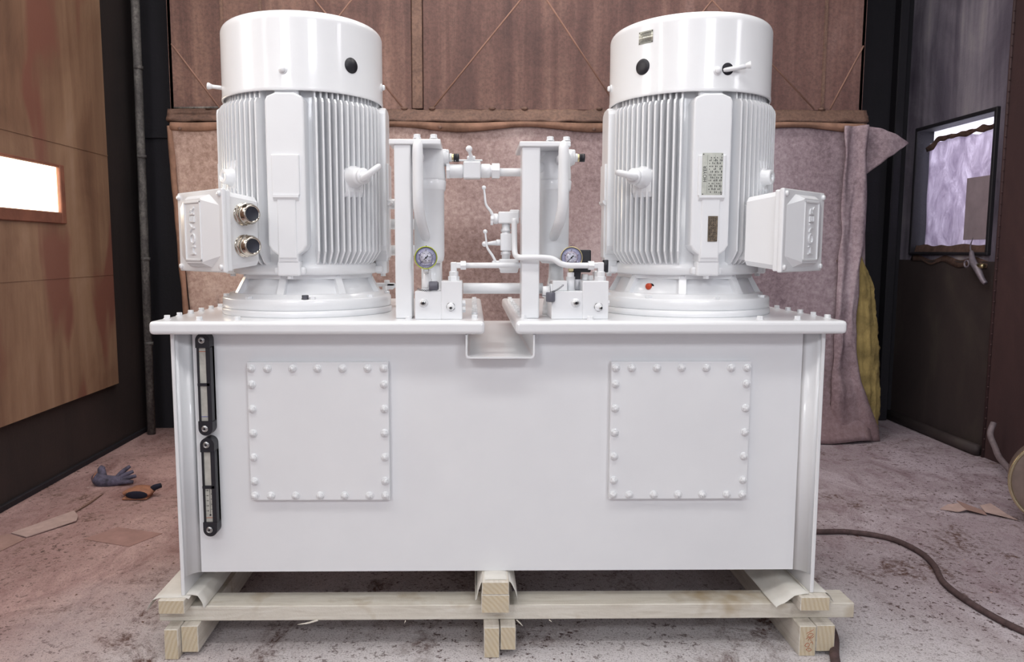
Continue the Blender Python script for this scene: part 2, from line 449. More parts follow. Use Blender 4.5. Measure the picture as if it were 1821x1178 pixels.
def text_mb(mb, string, size, T, depth=.001, align='CENTER'):
    """letters as geometry merged into mb; T places the text plane (x right, y up)"""
    cu = bpy.data.curves.new('t', 'FONT'); cu.body = string; cu.size = size; cu.extrude = depth; cu.align_x = align; cu.align_y = 'CENTER'
    cu.resolution_u = 3
    o = bpy.data.objects.new('t', cu); COL.objects.link(o)
    dg = bpy.context.evaluated_depsgraph_get(); dg.update()
    me = bpy.data.meshes.new_from_object(o.evaluated_get(dg))
    b = bmesh.new(); b.from_mesh(me); b.transform(T); mb.merge(b)
    bpy.data.objects.remove(o); bpy.data.curves.remove(cu); bpy.data.meshes.remove(me)

# shared small meshes -----------------------------------------------------
mb = MB(); mb.cyl((0, 0, 0), .0125, .003, '-y', 20, .0008); mb.lathe([(0, .003), (.0098, .003), (.0098, .0085), (.008, .0105), (0, .0105)], (0, 0, 0), '-y', 6, False); mb.cyl((0, 0, 0), .0062, .0112, '-y', 14)
COVER_BOLT = mesh_only(mb, 'cover_bolt', M['white'])
mb = MB(); mb.cyl((0, 0, 0), .0105, .002, 'z', 18); mb.hexa((0, 0, .002), .0088, .009, 'z', .001)
PLATE_BOLT = mesh_only(mb, 'plate_bolt', M['white'])

# ================================================================== THE SETTING
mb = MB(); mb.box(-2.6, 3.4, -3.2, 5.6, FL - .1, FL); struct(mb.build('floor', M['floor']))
mb = MB(); mb.box(-2.6, 3.4, -3.2, 5.6, CEIL, CEIL + .1); struct(mb.build('ceiling', M['wall_l']))
mb = MB(); mb.box(-2.32, -2.205, -3.2, 5.6, FL, CEIL); struct(mb.build('wall_left', M['wall_l']))
mb = MB(); mb.box(-2.205, 3.03, 5.3, 5.42, FL, CEIL)
struct(mb.build('wall_back', M['wall_b']))
# right wall with a window opening
WY0, WY1, WZ0, WZ1 = 4.38, 5.15, 1.15, 1.975
mb = MB()
mb.box(3.03, 3.16, -3.2, WY0, 1.10, CEIL); mb.box(3.03, 3.16, WY1, 5.6, 1.10, CEIL)
mb.box(3.03, 3.16, WY0, WY1, WZ1, CEIL); mb.box(3.03, 3.16, WY0, WY1, 1.10, WZ0)
mb.mi = 1; mb.box(3.026, 3.16, -3.2, 5.6, FL, 1.10)
struct(mb.build('wall_right', [M['wall_r'], M['wall_rl']]))
# proud steel panel nearer the camera with its riveted seam
mb = MB(); mb.box(3.0, 3.03, -3.2, 4.28, FL, CEIL, .004, 1); mb.tube([(2.997, 4.265, FL), (2.997, 4.265, CEIL)], .009, 8)
for i in range(60): mb.sphere((2.992, 4.255, FL + .05 + i * .062), .006, seg=6)
struct(mb.build('trim_1', M['wall_rn']))
mb = MB(); mb.tube([(2.985, 4.29, FL + .035), (2.99, 4.6, FL + .03), (3.0, 5.28, FL + .035)], .034, 12, res=1)
struct(mb.build('baseboard_right', M['wall_rl']))
mb = MB(); mb.box(-2.205, -2.185, -3.2, 5.3, FL, FL + .03, .004, 1); struct(mb.build('baseboard_left', M['wall_b']))
mb = MB(); mb.box(2.9, 2.96, 5.22, 5.3, FL, CEIL, .006, 1); mb.box(2.68, 2.72, 5.26, 5.3, FL, CEIL); struct(mb.build('trim_2', M['wall_b']))
mb = MB(); mb.box(-2.205, -1.86, 5.05, 5.3, FL, CEIL); mb.box(-2.15, -1.9, 5.03, 5.05, 1.9, 1.93)
struct(mb.build('trim_3', M['wall_b']))
# window in the right wall
fr = MB()
for y0, y1, z0, z1 in ((WY0 - .014, WY1 + .014, WZ1 - .01, WZ1 + .014), (WY0 - .014, WY1 + .014, WZ0 - .014, WZ0 + .005), (WY0 - .014, WY0 + .01, WZ0, WZ1), (WY1 - .01, WY1 + .014, WZ0, WZ1)):
    fr.box(3.008, 3.15, y0, y1, z0, z1, .004, 1)
wf = fr.build('window_1', M['wall_b']); struct(wf)
mb = MB(); mb.box(3.125, 3.13, WY0, WY1, WZ0, WZ1); mb.build('window_pane', M['frost'], wf)
def filmfn(u, v):
    y = WY0 + .045 + (WY1 - WY0 - .10) * u; z = WZ0 - .02 + (WZ1 - WZ0 - .075) * v
    z += .02 * noise.noise((y * 9, 0, 1)) * v - .03 * (1 - v) * math.sin(PI * u) * 0.8
    return (3.075 + .012 * noise.noise((y * 8, z * 4, 3)), y, z)
mb = MB(); mb.sheet(filmfn, 24, 24, (.002, 0, 0)); mb.build('dust_film', M['film'], wf)
def edge(u, v):
    y = WY0 + .03 + (WY1 - WY0 - .07) * u; z = WZ1 - .10 + .03 * v + .025 * noise.noise((y * 12, v, 5)) - .10 * max(0, u - .82) / .18 * .6
    return (3.062 - .012 * v + .01 * noise.noise((y * 15, 2, 2)), y, z)
mb = MB(); mb.sheet(edge, 30, 3, (.002, 0, 0)); mb.build('torn_tape_edge', M['tape'], wf)
def edge2(u, v):
    z = WZ0 + (WZ1 - WZ0 - .08) * u; y = WY0 + .055 + .012 * v + .012 * noise.noise((z * 9, v, 8))
    return (3.062, y, z)
mb = MB(); mb.sheet(edge2, 30, 2, (.002, 0, 0)); mb.build('torn_tape_edge', M['tape'], wf)
def edge3(u, v):
    y = WY0 + .0 + (WY1 - WY0) * u; z = WZ0 - .05 + .10 * v + .03 * noise.noise((y * 7, v * 2, 11)) - .04 * (1 - u) * (1 - v)
    return (3.02 + .03 * v, y, z)
mb = MB(); mb.sheet(edge3, 30, 4, (.003, 0, 0)); mb.build('sagging_sill_tape', M['tape'], wf)
mb = MB(); mb.box(3.068, 3.071, WY0 + .05, WY0 + .30, WZ0 + .08, WZ0 + .46); mb.build('dark_patch', M['filmdark'], wf)

# plywood lining board on the left wall
bd = thing('plywood_board', 'large stained brown plywood board lining the left wall above a dark skirting', 'wall board', (-2.19, 1.9, .355))
mb = MB()
LY0, LY1, LZ0, LZ1 = 3.0, 4.0, 1.36, 1.60     # lamp opening
mb.box(-2.205, -2.172, -3.0, LY0, .355, CEIL); mb.box(-2.205, -2.172, LY1, 4.55, .355, CEIL)
mb.box(-2.205, -2.172, LY0, LY1, .355, LZ0); mb.box(-2.205, -2.172, LY0, LY1, LZ1, CEIL)
mb.build('panel', M['ply'], bd)
mb = MB(); mb.box(-2.172, -2.169, -3.0, 4.55, 1.722, 1.728); mb.box(-2.172, -2.1695, -3.0, 4.545, 1.018, 1.022)
mb.build('panel_joint', M['ply'], bd)
lp = thing('wall_lamp', 'glowing warm white rectangular lamp window with rusty frame in the plywood board', 'lamp', (-2.17, 3.5, 1.3))
mb = MB()
for y0, y1, z0, z1 in ((LY0, LY1 - .004, LZ1 - .004, LZ1 + .012), (LY0, LY1 - .004, LZ0 - .055, LZ0 + .004), (LY1 - .004, LY1 + .04, LZ0 - .055, LZ1 + .012), (LY0 - .04, LY0, LZ0 - .055, LZ1 + .012)):
    mb.box(-2.176, -2.158, y0, y1, z0, z1, .004, 1)
mb.build('lamp_frame', M['lampframe'], lp)
mb = MB(); mb.box(-2.2, -2.18, LY0 + .002, LY1 - .002, LZ0 + .002, LZ1 - .002); mb.build('lamp_glass', M['lampglow'], lp)

# booth lamps outside the picture: their fixtures
for nm, (x0, x1, y0, y1, z0, z1), lab, gp in (
        ('ceiling_lamp', (-2.0, 1.6, .1, .7, CEIL - .05, CEIL), 'long white ceiling lamp nearest the booth gate', 0),
        ('ceiling_lamp', (-1.4, 1.8, 1.7, 2.3, CEIL - .05, CEIL), 'long white ceiling lamp above the machine', 0),
        ('ceiling_lamp', (-1.7, 1.9, 3.45, 3.95, CEIL - .05, CEIL), 'long white ceiling lamp near the back hood', 0),
        ('wall_lamp', (-2.172, -2.155, .27, .63, 2.42, 3.08), 'tall lamp box on the left wall near the gate', 0),
        ('wall_lamp', (-2.172, -2.155, 1.47, 2.03, 1.87, 3.03), 'tall lamp box on the left wall beside the machine', 0),
        ('wall_lamp', (2.995, 3.0, .42, .88, 1.97, 3.03), 'tall lamp box on the right wall', 0)):
    mb = MB(); mb.box(x0, x1, y0, y1, z0, z1); o = rebase(mb.build(nm, M['lampcool'])); tag(o, lab, 'lamp')

# pipe in the left rear corner
mb = MB(); mb.tube([(-2.10, 4.88, CEIL), (-2.115, 4.88, 1.6), (-2.13, 4.88, FL)], .026, 12, res=1)
for z in (.55, 1.1, 1.75, 2.3): mb.cyl((-2.125 + .008 * z, 4.88, z), .029, .02)
tag(rebase(mb.build('wall_pipe', M['pipe'])), 'thin dusty grey vertical pipe in the dark left rear corner', 'pipe')

# hood of brown sheet steel above the curtain
HY = 4.74
hd = thing('exhaust_hood', 'large brown sheet steel hood with diagonal creases above the felt curtain', 'hood', (.28, 4.9, 1.95))
mb = MB(); mb.box(-1.86, -.375, HY, HY + .02, 2.03, CEIL, .003, 1); mb.build('panel', M['hood'], hd)
mb = MB(); mb.box(-.305, 2.42, HY, HY + .02, 2.03, CEIL, .003, 1); mb.build('panel', M['hood'], hd)
mb = MB(); mb.box(-.372, -.308, HY - .012, HY + .01, 2.035, CEIL, .003, 1); mb.build('seam_strip', M['hoodedge'], hd)
for xs in (-1.535, -1.30, 2.16):
    mb = MB(); mb.box(xs, xs + .018, HY - .007, HY, 2.05, CEIL); mb.build('seam_strip', M['hoodedge'], hd)
mb = MB(); mb.box(-1.86, -1.84, HY, 5.29, 1.96, CEIL); mb.build('side_panel', M['hood'], hd)
mb = MB(); mb.box(2.40, 2.42, HY, 5.29, 1.96, CEIL); mb.build('side_panel', M['hood'], hd)
mb = MB()
def ridge(a, b):
    mb.tube([(a[0], HY + .001, a[1]), (b[0], HY + .001, b[1])], .0055, 8, res=1)
ridge((-.255, 2.03), (.38, 2.79)); ridge((.38, 2.79), (.86, 2.10)); ridge((-.42, 2.03), (-1.10, 2.85)); ridge((-1.84, 2.42), (-1.56, 2.04)); ridge((-1.26, 2.04), (-.6, 2.85))
ridge((1.25, 2.9), (2.12, 2.04)); ridge((2.22, 2.04), (2.41, 2.42)); ridge((.98, 2.1), (1.6, 2.85)); 
mb.build('crease_ridge', M['ridge'], hd)
def lip(u, v):
    x = -1.87 + 4.31 * u
    return (x, HY - .055 + .035 * v + .006 * noise.noise((x * 14, v * 3, 0)), 1.955 + .075 * v + .010 * noise.noise((x * 11, v * 2, 4)))
mb = MB(); mb.sheet(lip, 160, 6, (0, .03, -.012)); mb.build('bottom_lip', M['hoodedge'], hd)
for x in (-1.62, -1.2, -.42, -.25, .12, .32, .78, 1.35, 1.72, 2.16):
    mb = MB(); mb.sphere((x, HY - .02, 2.035), .014, (1.6, 1, .8), 8); mb.build('welded_stud', M['hoodedge'], hd)
mb = MB(); mb.tube([(-1.82, HY - .05, 2.03), (-1.55, HY - .055, 2.032)], .006, 8, res=1); mb.build('rod', M['pipe'], hd)

# felt curtain
CY = 4.69
ct = thing('felt_curtain', 'big dusty pinkish grey felt curtain hanging behind the machine down to the floor', 'curtain', (.3, CY, FL))
def cf(u, v):
    x = -1.84 + 4.26 * u; z = 1.925 + (FL + .02 - 1.925) * v
    sag = .02 * math.sin(u * 2 * PI * 5.2 + .6) * (1 - v) ** 6
    low = max(0, (v - .82) / .18)
    y = CY + .022 * noise.noise((x * 1.3, z * 1.5, 0)) + .012 * noise.noise((x * 4, z * 2, 9)) - .02 * math.sin(x * 9) * v * .3
    y -= .10 * low ** 2 + .03 * math.sin(x * 6 + 1) * low
    x2 = x + (.10 * u ** 8 * v) + (-.0 if u > .05 else 0.05 * v)
    if u < .02: x2 += .0
    z2 = z - sag * .7 + .03 * low * noise.noise((x * 3, 0, 2))
    return (x2 + .07 * v * (1 - u) ** 12, y, max(z2, FL + .004))
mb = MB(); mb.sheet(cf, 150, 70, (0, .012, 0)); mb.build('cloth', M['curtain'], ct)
def chem(u, v):
    x = -1.84 + 4.26 * u
    return (x, CY - .018 - .012 * math.sin(v * PI) + .003 * noise.noise((x * 9, 0, 0)), 1.945 - .042 * v - .016 * math.sin(u * 2 * PI * 5.2 + .6) * (.3 + .7 * v))
mb = MB(); mb.sheet(chem, 140, 6, (0, .014, 0)); mb.build('top_hem', M['curtain_edge'], ct)
def cl(u, v):
    z = 1.92 - 1.9 * v; return (-1.865 + .035 * u + .09 * v + .006 * noise.noise((z * 6, u, 1)), CY - .015 - .01 * math.sin(u * PI), z)
mb = MB(); mb.sheet(cl, 4, 40, (0, .014, 0)); mb.build('side_hem', M['curtain_edge'], ct)
for x, z in ((-.96, 1.9), (.74, 1.9), (-1.78, 1.9), (1.7, 1.9), (-1.5, 1.08), (2.28, 1.1), (1.35, 1.0), (-.2, 1.91)):
    mb = MB(); mb.sphere((x, CY - .03, z), .012, seg=8); mb.build('fixing_pin', M['hoodedge'], ct)
# folded-over flap and right hand fold
def flap(u, v):
    top = (2.40 + .26 * u, 1.92 - .10 * u ** 1.5); bot = (2.40 + .26 * u, 1.60 + .215 * u ** .8)
    x = top[0]; z = top[1] + (bot[1] - top[1]) * v
    return (x, CY - .03 - .05 * math.sin(u * PI * .8) + .02 * noise.noise((x * 9, z * 6, 1)), z + .008 * noise.noise((x * 20, v, 2)))
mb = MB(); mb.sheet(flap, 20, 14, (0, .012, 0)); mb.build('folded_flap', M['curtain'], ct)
def interp(z, tab):
    for (z0, x0), (z1, x1) in zip(tab, tab[1:]):
        if z >= z1: return x0 + (x1 - x0) * min(1, max(0, (z0 - z) / (z0 - z1)))
    return tab[-1][1]
def rfold(u, v):
    z = 1.92 + (FL - 1.92) * v
    xr = interp(z, ((1.92, 2.425), (1.2, 2.43), (.95, 2.40), (.60, 2.405), (.33, 2.45), (.05, 2.575), (-.1, 2.60)))
    x = 2.27 + (xr - 2.27) * u + .012 * noise.noise((u * 3, z * 5, 1))
    return (x, CY - .04 - .035 * math.sin(u * PI) - .03 * math.sin(u * PI * 2.5 + z) * (1 - .5 * v) + .02 * noise.noise((u * 4, z * 6, 7)), max(z, FL + .005))
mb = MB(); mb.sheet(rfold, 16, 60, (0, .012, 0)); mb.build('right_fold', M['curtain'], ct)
def wool(u, v):
    z = 1.13 - 1.12 * v
    xr = interp(z, ((1.13, 2.43), (.95, 2.515), (.6, 2.572), (.2, 2.60), (.0, 2.60)))
    x = 2.39 + (xr - 2.39) * u + .012 * noise.noise((u * 9, z * 30, 1)) * u
    return (x, CY - .015 + .02 * noise.noise((u * 8, z * 9, 7)) - .03 * math.sin(u * PI), z)
mb = MB(); mb.sheet(wool, 14, 60, (0, .03, 0)); mb.build('insulation_lining', M['alum_y'], ct)

# ================================================================== THE TANK
tk = thing('hydraulic_tank', 'large gloss white rectangular steel oil tank standing on the timbers', 'tank', (.077, 2.62, .1405))
TX0, TX1, TF, TB = -.871, 1.0245, 2.145, 3.10
mb = MB(); mb.prism([(TX0 + .0112, .195), (TX1 - .0112, .195), (TX1 - .0112, .9285), (.1775, .9285), (.1775, .8575), (-.0215, .8575), (-.0215, .9285), (TX0 + .0112, .9285)], 2.19, TB - .05, 'y')
mb.build('body', M['white'], tk)
for x0, s in ((TX0, 1), (TX1, -1)):
    mb = MB(); x1 = x0 + s * .011
    mb.box(min(x0, x1), max(x0, x1), TF, TB, .1405, .928, .002, 1)
    # weld fillet between side plate and front panel
    xi = x1; mb.prism([(xi, 2.192), (xi + s * .036, 2.1896), (xi + s * .024, 2.1865), (xi + s * .013, 2.179), (xi + s * .005, 2.167), (xi, 2.150)], .195, .928, 'z', True)
    mb.build('side_plate', M['white'], tk)
# two inspection covers
for cx in (-.4545, .6128):
    mb = MB(); mb.box(cx - .2069, cx + .2069, 2.168, 2.19, .4250, .8408, .0025, 2)
    cv = mb.build('inspection_cover', M['white'], tk)
    pos = [(cx - .1936 + dx, z) for z in (.8230, .4398) for dx in (0, .0472, .1209, .1936, .2663, .3400, .3872)]
    pos += [(cx + sx * .1936, z) for sx in (-1, 1) for z in (.7749, .7021, .6294, .5567, .4840)]
    for x, z in pos: stamp(COVER_BOLT, 'bolt', (x, 2.168, z), cv, (0, random.random(), 0))
# channel running back through the tank top
mb = MB()
ch = []
def rc(cx, cz, r, a0, a1, n=5): return [(cx + r * math.cos(math.radians(a0 + (a1 - a0) * i / n)), cz + r * math.sin(math.radians(a0 + (a1 - a0) * i / n))) for i in range(n + 1)]
o_ = rc(-.021 + .012, .858 + .012, .012, 180, 270) + rc(.177 - .012, .858 + .012, .012, 270, 360)
i_ = rc(-.021 + .013, .863 + .008, .008, 180, 270) + rc(.177 - .013, .863 + .008, .008, 270, 360)
outer = [(-.021, .926)] + o_ + [(.177, .926)]; inner = [(-.016, .926)] + i_ + [(.172, .926)]
n = len(outer)
v = [(x, 2.12, z) for x, z in outer] + [(x, 3.22, z) for x, z in outer] + [(x, 2.12, z) for x, z in inner] + [(x, 3.22, z) for x, z in inner]
f = []
for i in range(n - 1):
    f += [(i, i + 1, n + i + 1, n + i), (2 * n + i, 3 * n + i, 3 * n + i + 1, 2 * n + i + 1), (i, 2 * n + i, 2 * n + i + 1, i + 1), (n + i, n + i + 1, 3 * n + i + 1, 3 * n + i)]
for i in (0, n - 1): f.append((i, n + i, 3 * n + i, 2 * n + i))
mb._add(v, f, False)
mb.build('drain_channel', M['white'], tk)

# mounting plates
for x0, x1, lab in ((-.915, .033, 'white bolted steel mounting plate on the left half of the tank'), (.121, 1.067, 'white bolted steel mounting plate on the right half of the tank')):
    pl = thing('mounting_plate', lab, 'plate', ((x0 + x1) / 2, 2.62, .9285), 'mounting plates on the tank')
    mb = MB(); mb.box(x0, x1, 2.105, 3.12, .929, PZ, .011, 4)
    for fce in mb.bm.faces: fce.smooth = False
    mb.build('plate', M['white'], pl)
    left = x0 < 0
    ox = x0 + .02 if left else x1 - .02; ix = x1 - .028 if left else x0 + .028
    for k in range(10):
        y = 2.19 + .0925 * k
        stamp(PLATE_BOLT, 'bolt', (ox, y, PZ), pl, (0, 0, random.random()))
        stamp(PLATE_BOLT, 'bolt', (ix, y, PZ), pl, (0, 0, random.random()))
    for k in (0, 1, 5):
        x = -.785 + .12 * k; x = -.676 if k == 1 else x; x = x if left else .154 - x
        stamp(PLATE_BOLT, 'bolt', (x, 2.145, PZ), pl)
        stamp(PLATE_BOLT, 'bolt', (x, 3.09, PZ), pl)

# level gauges
def level_gauge(x, z0, z1, label, thermo):
    g = thing('level_gauge', label, 'gauge', (x, 2.185, z0 - .02), 'level gauges on the tank front')
    F = 2.156
    mb = MB()
    for z, up in ((z1, 1), (z0, -1)):
        pts = [(x + .0205 * math.cos(a), z + up * .0205 * math.sin(a)) for a in [PI * i / 12 for i in range(13)]]
        pts += [(x - .0205, z - up * .022), (x + .0205, z - up * .022)]
        mb.prism(pts, F - .004, 2.1895, 'y')
    mb.box(x - .0192, x - .0134, F, 2.1895, z0 + .02, z1 - .02); mb.box(x + .0078, x + .0205, F - .002, 2.1895, z0 + .02, z1 - .02)
    mb.box(x - .0192, x + .0205, 2.176, 2.1895, z0 + .02, z1 - .02)
    zm = z0 + (z1 - z0) * .5; mb.box(x - .0192, x + .016, F - .002, 2.1895, zm - .004, zm + .004)
    mb.build('frame', M['black'], g)
    mb = MB(); mb.box(x - .0133, x + .0077, F + .004, 2.1775, z0 + .022, z1 - .022); tb = mb.build('sight_tube', M['sight'], g)
    for z in (z0, z1):
        mb = MB(); mb.cyl((x - .002, F - .004, z), .0098, .003, '-y', 24, .001); mb.torus((x - .002, F - .0075, z), .0068, .0012, (1, 0, 0), (0, 0, 1), 24, 8)
        mb.mi = 1; mb.lathe([(0, .0035), (.0036, .0035), (0, .0036)], (x - .002, F - .004, z), '-y', 6, False)
        mb.build('screw', [M['steel'], M['hole']], g)
    mb = MB()
    if thermo:
        for i in range(5):
            z = z0 + .055 + i * .0155
            mb.box(x - .0125, x - .0085, F + .0035, F + .0042, z, z + .0009); mb.box(x - .0075, x - .0050, F + .0035, F + .0042, z - .001, z + .0018)
            mb.box(x + .003, x + .0048, F + .0035, F + .0042, z + .004, z + .0066)
        mb.tube([(x - .0003, F + .0035, z0 + .045), (x - .0003, F + .0035, z0 + .125)], .0004, 6, res=1); mb.sphere((x - .0003, F + .0032, z0 + .043), .0028, seg=10)
        for i in range(24): mb.box(x, x + .0016, F + .0035, F + .0042, z0 + .05 + i * .003, z0 + .0505 + i * .003)
        mb.mi = 1; mb.box(x - .0133, x + .0077, F + .003, F + .0042, z0 + .034, z0 + .0352)
        mb.build('scale_marks', [M['ink'], M['inkred']], tb)
    else:
        mb.box(x - .0133, x + .0077, F + .003, F + .0042, z1 - .034, z1 - .0325); o = mb.build('level_mark', M['inkred'], tb); o['label'] = 'red line across the tube'
        mb = MB(); mb.box(x - .0133, x + .0077, F + .003, F + .0042, z0 + .034, z0 + .0352); o = mb.build('level_mark', M['inkblue'], tb); o['label'] = 'blue line across the tube'
level_gauge(-.7818, .6471, .9075, 'black framed oil level gauge just under the plate, upper of two on the tank', False)
level_gauge(-.7794, .3415, .5990, 'black framed oil level gauge with thermometer scale, lower of two on the tank', True)

# ================================================================== MOTORS
def motor(cx, cy, side, label):
    """side -1: left motor (terminal box to the left front), +1: right motor"""
    rt = thing('electric_motor', label, 'motor', (cx, cy, PZ), 'electric motors on the tank')
    T0 = Matrix.Translation((cx, cy, PZ))
    # base ring and flange
    mb = MB(T0); mb.lathe([(.0, 0), (.270, 0), (.272, .003), (.272, .017), (.270, .019), (.266, .0195), (.266, .0215)], seg=96); mb.build('base_ring', M['white'], rt)
    mb = MB(T0)
    mb.lathe([(.10, .0215), (.2675, .0215), (.269, .023), (.269, .050), (.266, .054), (.250, .056), (.247, .066), (.240, .068), (.226, .066), (.222, .070), (.190, .134), (.150, .135)], seg=96)
    for k in range(8):
        th = (-8 if side < 0 else -16) + 45 * k
        mb.T = T0 @ Matrix.Rotation(math.radians(th), 4, 'Z')
        mb.prism([(-.15, .05), (-.243, .060), (-.240, .070), (-.203, .135), (-.15, .135)], -.011, .011, 'x')
        mb.T = T0 @ Matrix.Rotation(math.radians(th + 22.5), 4, 'Z')
        mb.hexa((0, -.257, .050), .011, .012, 'z', .001)
        mb.box(-.075, .075, -.2, -.188, .112, .134)
    mb.build('bell_flange', M['white'], rt)
    # finned housing
    mb = MB(T0)
    mb.lathe([(.10, .122), (.214, .124), (.226, .127), (.232, .131), (.232, .152), (.226, .160), (.214, .165), (.2135, .655), (.210, .70), (.15, .70)], seg=96)
    eye_t = [45, -45] + [135, -135]
    boxth = -45 if side < 0 else 44
    fin = [(-.205, .156), (-.228, .156), (-.238, .162), (-.2635, .196), (-.2635, .628), (-.256, .640), (-.240, .642), (-.2385, .70), (-.205, .70)]
    for q in range(4):
        for k in range(13):
            th = 19.5 + k * 4.25 + 90 * q
            mb.T = T0 @ Matrix.Rotation(math.radians(th), 4, 'Z')
            t0, t1 = .0042, .0027
            vv = [(-(t0 if -y < .21 else t1), y, z) for y, z in fin] + [((t0 if -y < .21 else t1), y, z) for y, z in fin]
            nF = len(fin)
            mb._add(vv, [tuple(range(nF)), tuple(range(nF, 2 * nF))[::-1]] + [(i, (i + 1) % nF, nF + (i + 1) % nF, nF + i) for i in range(nF)])
    mb.build('finned_housing', M['white'], rt)
    # flat pads front, back and sides
    for q in range(4):
        mb = MB(T0 @ Matrix.Rotation(math.radians(90 * q), 4, 'Z'))
        yo = -.266
        poly = [(-.050, .640), (-.026, .650), (.026, .650), (.050, .640), (.056, .628), (.056, .214), (.046, .198), (.030, .186), (.030, .165), (-.030, .165), (-.030, .186), (-.046, .198), (-.056, .214), (-.056, .628)]
        b = bmesh.new(); vs = [b.verts.new((x, yo, z)) for x, z in poly]; fc = b.faces.new(vs)
        r = bmesh.ops.extrude_face_region(b, geom=[fc]); vv2 = [e for e in r['geom'] if isinstance(e, bmesh.types.BMVert)]
        bmesh.ops.translate(b, verts=vv2, vec=(0, .06, 0))
        bmesh.ops.bevel(b, geom=[e for e in b.edges if abs(e.verts[0].co.y - yo) < 1e-5 and abs(e.verts[1].co.y - yo) < 1e-5], offset=.005, segments=2, profile=.5, affect='EDGES')
        mb.merge(b)
        mb.box(-.036, .036, -.2395, -.2, .63, .70, .004, 1)
        # raised plaque with its drip ledge and centre rib
        mb.box(-.040, .040, -.2725, -.262, .357, .475, .003, 2)
        mb.prism([(-.262, .357), (-.2765, .359), (-.2765, .352), (-.262, .338)], -.037, .037, 'x')
        mb.box(-.0275, .0275, -.2705, -.262, .175, .352, .004, 2)
        # foot lug
        mb.box(-.034, .034, -.262, -.225, .124, .168, .006, 2); mb.box(-.046, .046, -.25, -.22, .128, .150, .006, 2)
        mb.hexa((0, -.246, .115), .009, .010, 'z')
        mb.build('flat_pad', M['white'], rt)
    # lifting eyes
    if True:      # flush threaded boss above the terminal box
            mb = MB(T0 @ Matrix.Rotation(math.radians(45 * side), 4, 'Z'))
            mb.lathe([(0, .2), (.032, .2), (.030, .262), (.023, .268), (.022, .284), (.0205, .286), (.0085, .286), (.0075, .284), (.0075, .270), (0, .270)], (0, 0, .418), '-y', 28)
            mb.prism([(-.205, .47), (-.258, .466), (-.262, .44), (-.262, .385), (-.255, .375), (-.205, .375)], -.030, .030, 'x')
            mb.build('threaded_boss', M['white'], rt)
    for th, tilt in ((45, 32),) if side < 0 else ((-45, -14),):
        mb = MB(T0 @ Matrix.Rotation(math.radians(th), 4, 'Z'))
        mb.lathe([(0, .2), (.036, .2), (.034, .262), (.026, .285), (.024, .300), (.022, .300), (0, .300)], (0, 0, .418), '-y', 28)
        mb.prism([(-.205, .44), (-.255, .438), (-.262, .41), (-.262, .375), (-.255, .36), (-.205, .345)], -.032, .032, 'x')
        bs = mb.build('eye_boss', M['white'], rt)
        mb = MB(T0 @ Matrix.Rotation(math.radians(th), 4, 'Z'))
        mb.cyl((0, -.300, .418), .024, .012, '-y', 28, .003)
        ta = math.radians(tilt); mb.torus((0, -.343, .418 + (.008 if side < 0 and th > 0 else .002)), .026, .0088, (0, -1, .42 if side < 0 else .12), (math.cos(ta), 0, math.sin(ta)), 36, 14)
        mb.sphere((0, -.315, .418), .017, (1.1, 1, .8))
        mb.build('lifting_eye', M['white'], rt)
    # fan cover
    mb = MB(T0)
    R = .250; pr = [(.2455, .664), (.2455, .86), (0, .874)]
    out = [(.2455, .664), (.2462, .6595), (.2505, .6590), (.2515, .662), (.2510, .67), (R, .675), (R, .858)]
    out += [(R - .028 + .028 * math.cos(a), .862 + .027 * math.sin(a)) for a in [PI / 2 * i / 8 for i in range(0, 9)]]
    out += [(.12, .891), (0, .892)]
    mb.lathe([(0, .874), (.225, .872), (.2455, .855)] + out, seg=128)
    cov = mb.build('fan_cover', M['white'], rt)
    def onc(th, z): return T0 @ Matrix.Rotation(math.radians(th), 4, 'Z') @ Matrix.Translation((0, -R, z))
    for th in (-1, 87, 177, 267):
        mb = MB(onc(th if side < 0 else th + 4, .716)); mb.cyl((0, .002, 0), .0125, .005, '-y', 24, .001); mb.lathe([(.0, .004), (.0085, .004), (.0085, .008), (.006, .0115), (0, .012)], (0, 0, 0), '-y', 18)
        mb.build('bolt', M['white'], cov)
    th = 46 if side < 0 else -48
    mb = MB(onc(th, .746)); mb.lathe([(.0, -.001), (.0235, -.001), (.0235, .0015), (.021, .004), (.010, .0055), (0, .006)] if side > 0 else [(.0, -.001), (.023, -.001), (.0228, .0012), (0, .0014)], (0, 0, 0), '-y', 36)
    o = mb.build('hole_plug', M['black'], cov); o['label'] = 'round black plug'
    # grease pipe
    if side < 0:
        mb = MB(T0); a = math.radians(-80)
        p0 = Vector((.236 * math.sin(a), -.236 * math.cos(a), .706)); d = Vector((-1, -.10, .12)).normalized()
        mb.tube([p0, p0 + d * .052], .0065, 12, res=1); mb.tube([p0 + d * .045, p0 + d * .056, p0 + d * .060], [.0065, .0105, .0105], 14, res=1)
        mb.build('grease_pipe', M['white'], cov)
    else:
        mb = MB(onc(10, .722)); mb.lathe([(0, -.0005), (.0175, -.0005), (.0175, .001), (0, .0011)], (0, 0, 0), '-y', 32); mb.build('pipe_hole', M['hole'], cov)
        mb = MB(onc(10, .722)); mb.tube([(-.012, .004, -.004), (.050, -.022, .006)], .0068, 14, res=1); mb.tube([(.044, -.020, .005), (.056, -.025, .008), (.058, -.026, .0082)], [.0065, .0105, .0105], 14, res=1)
        mb.build('grease_pipe', M['white'], cov)
        # small data plate riveted near the top, curved with the cover
        mb = MB(T0)
        mb.lathe([(R + .0003, .812), (R + .0012, .812), (R + .0012, .848), (R + .0003, .848)], (0, 0, 0), 'z', 10, True, math.radians(-90 - 46 - 5.6), math.radians(-90 - 46 + 5.6))
        mb.mi = 1
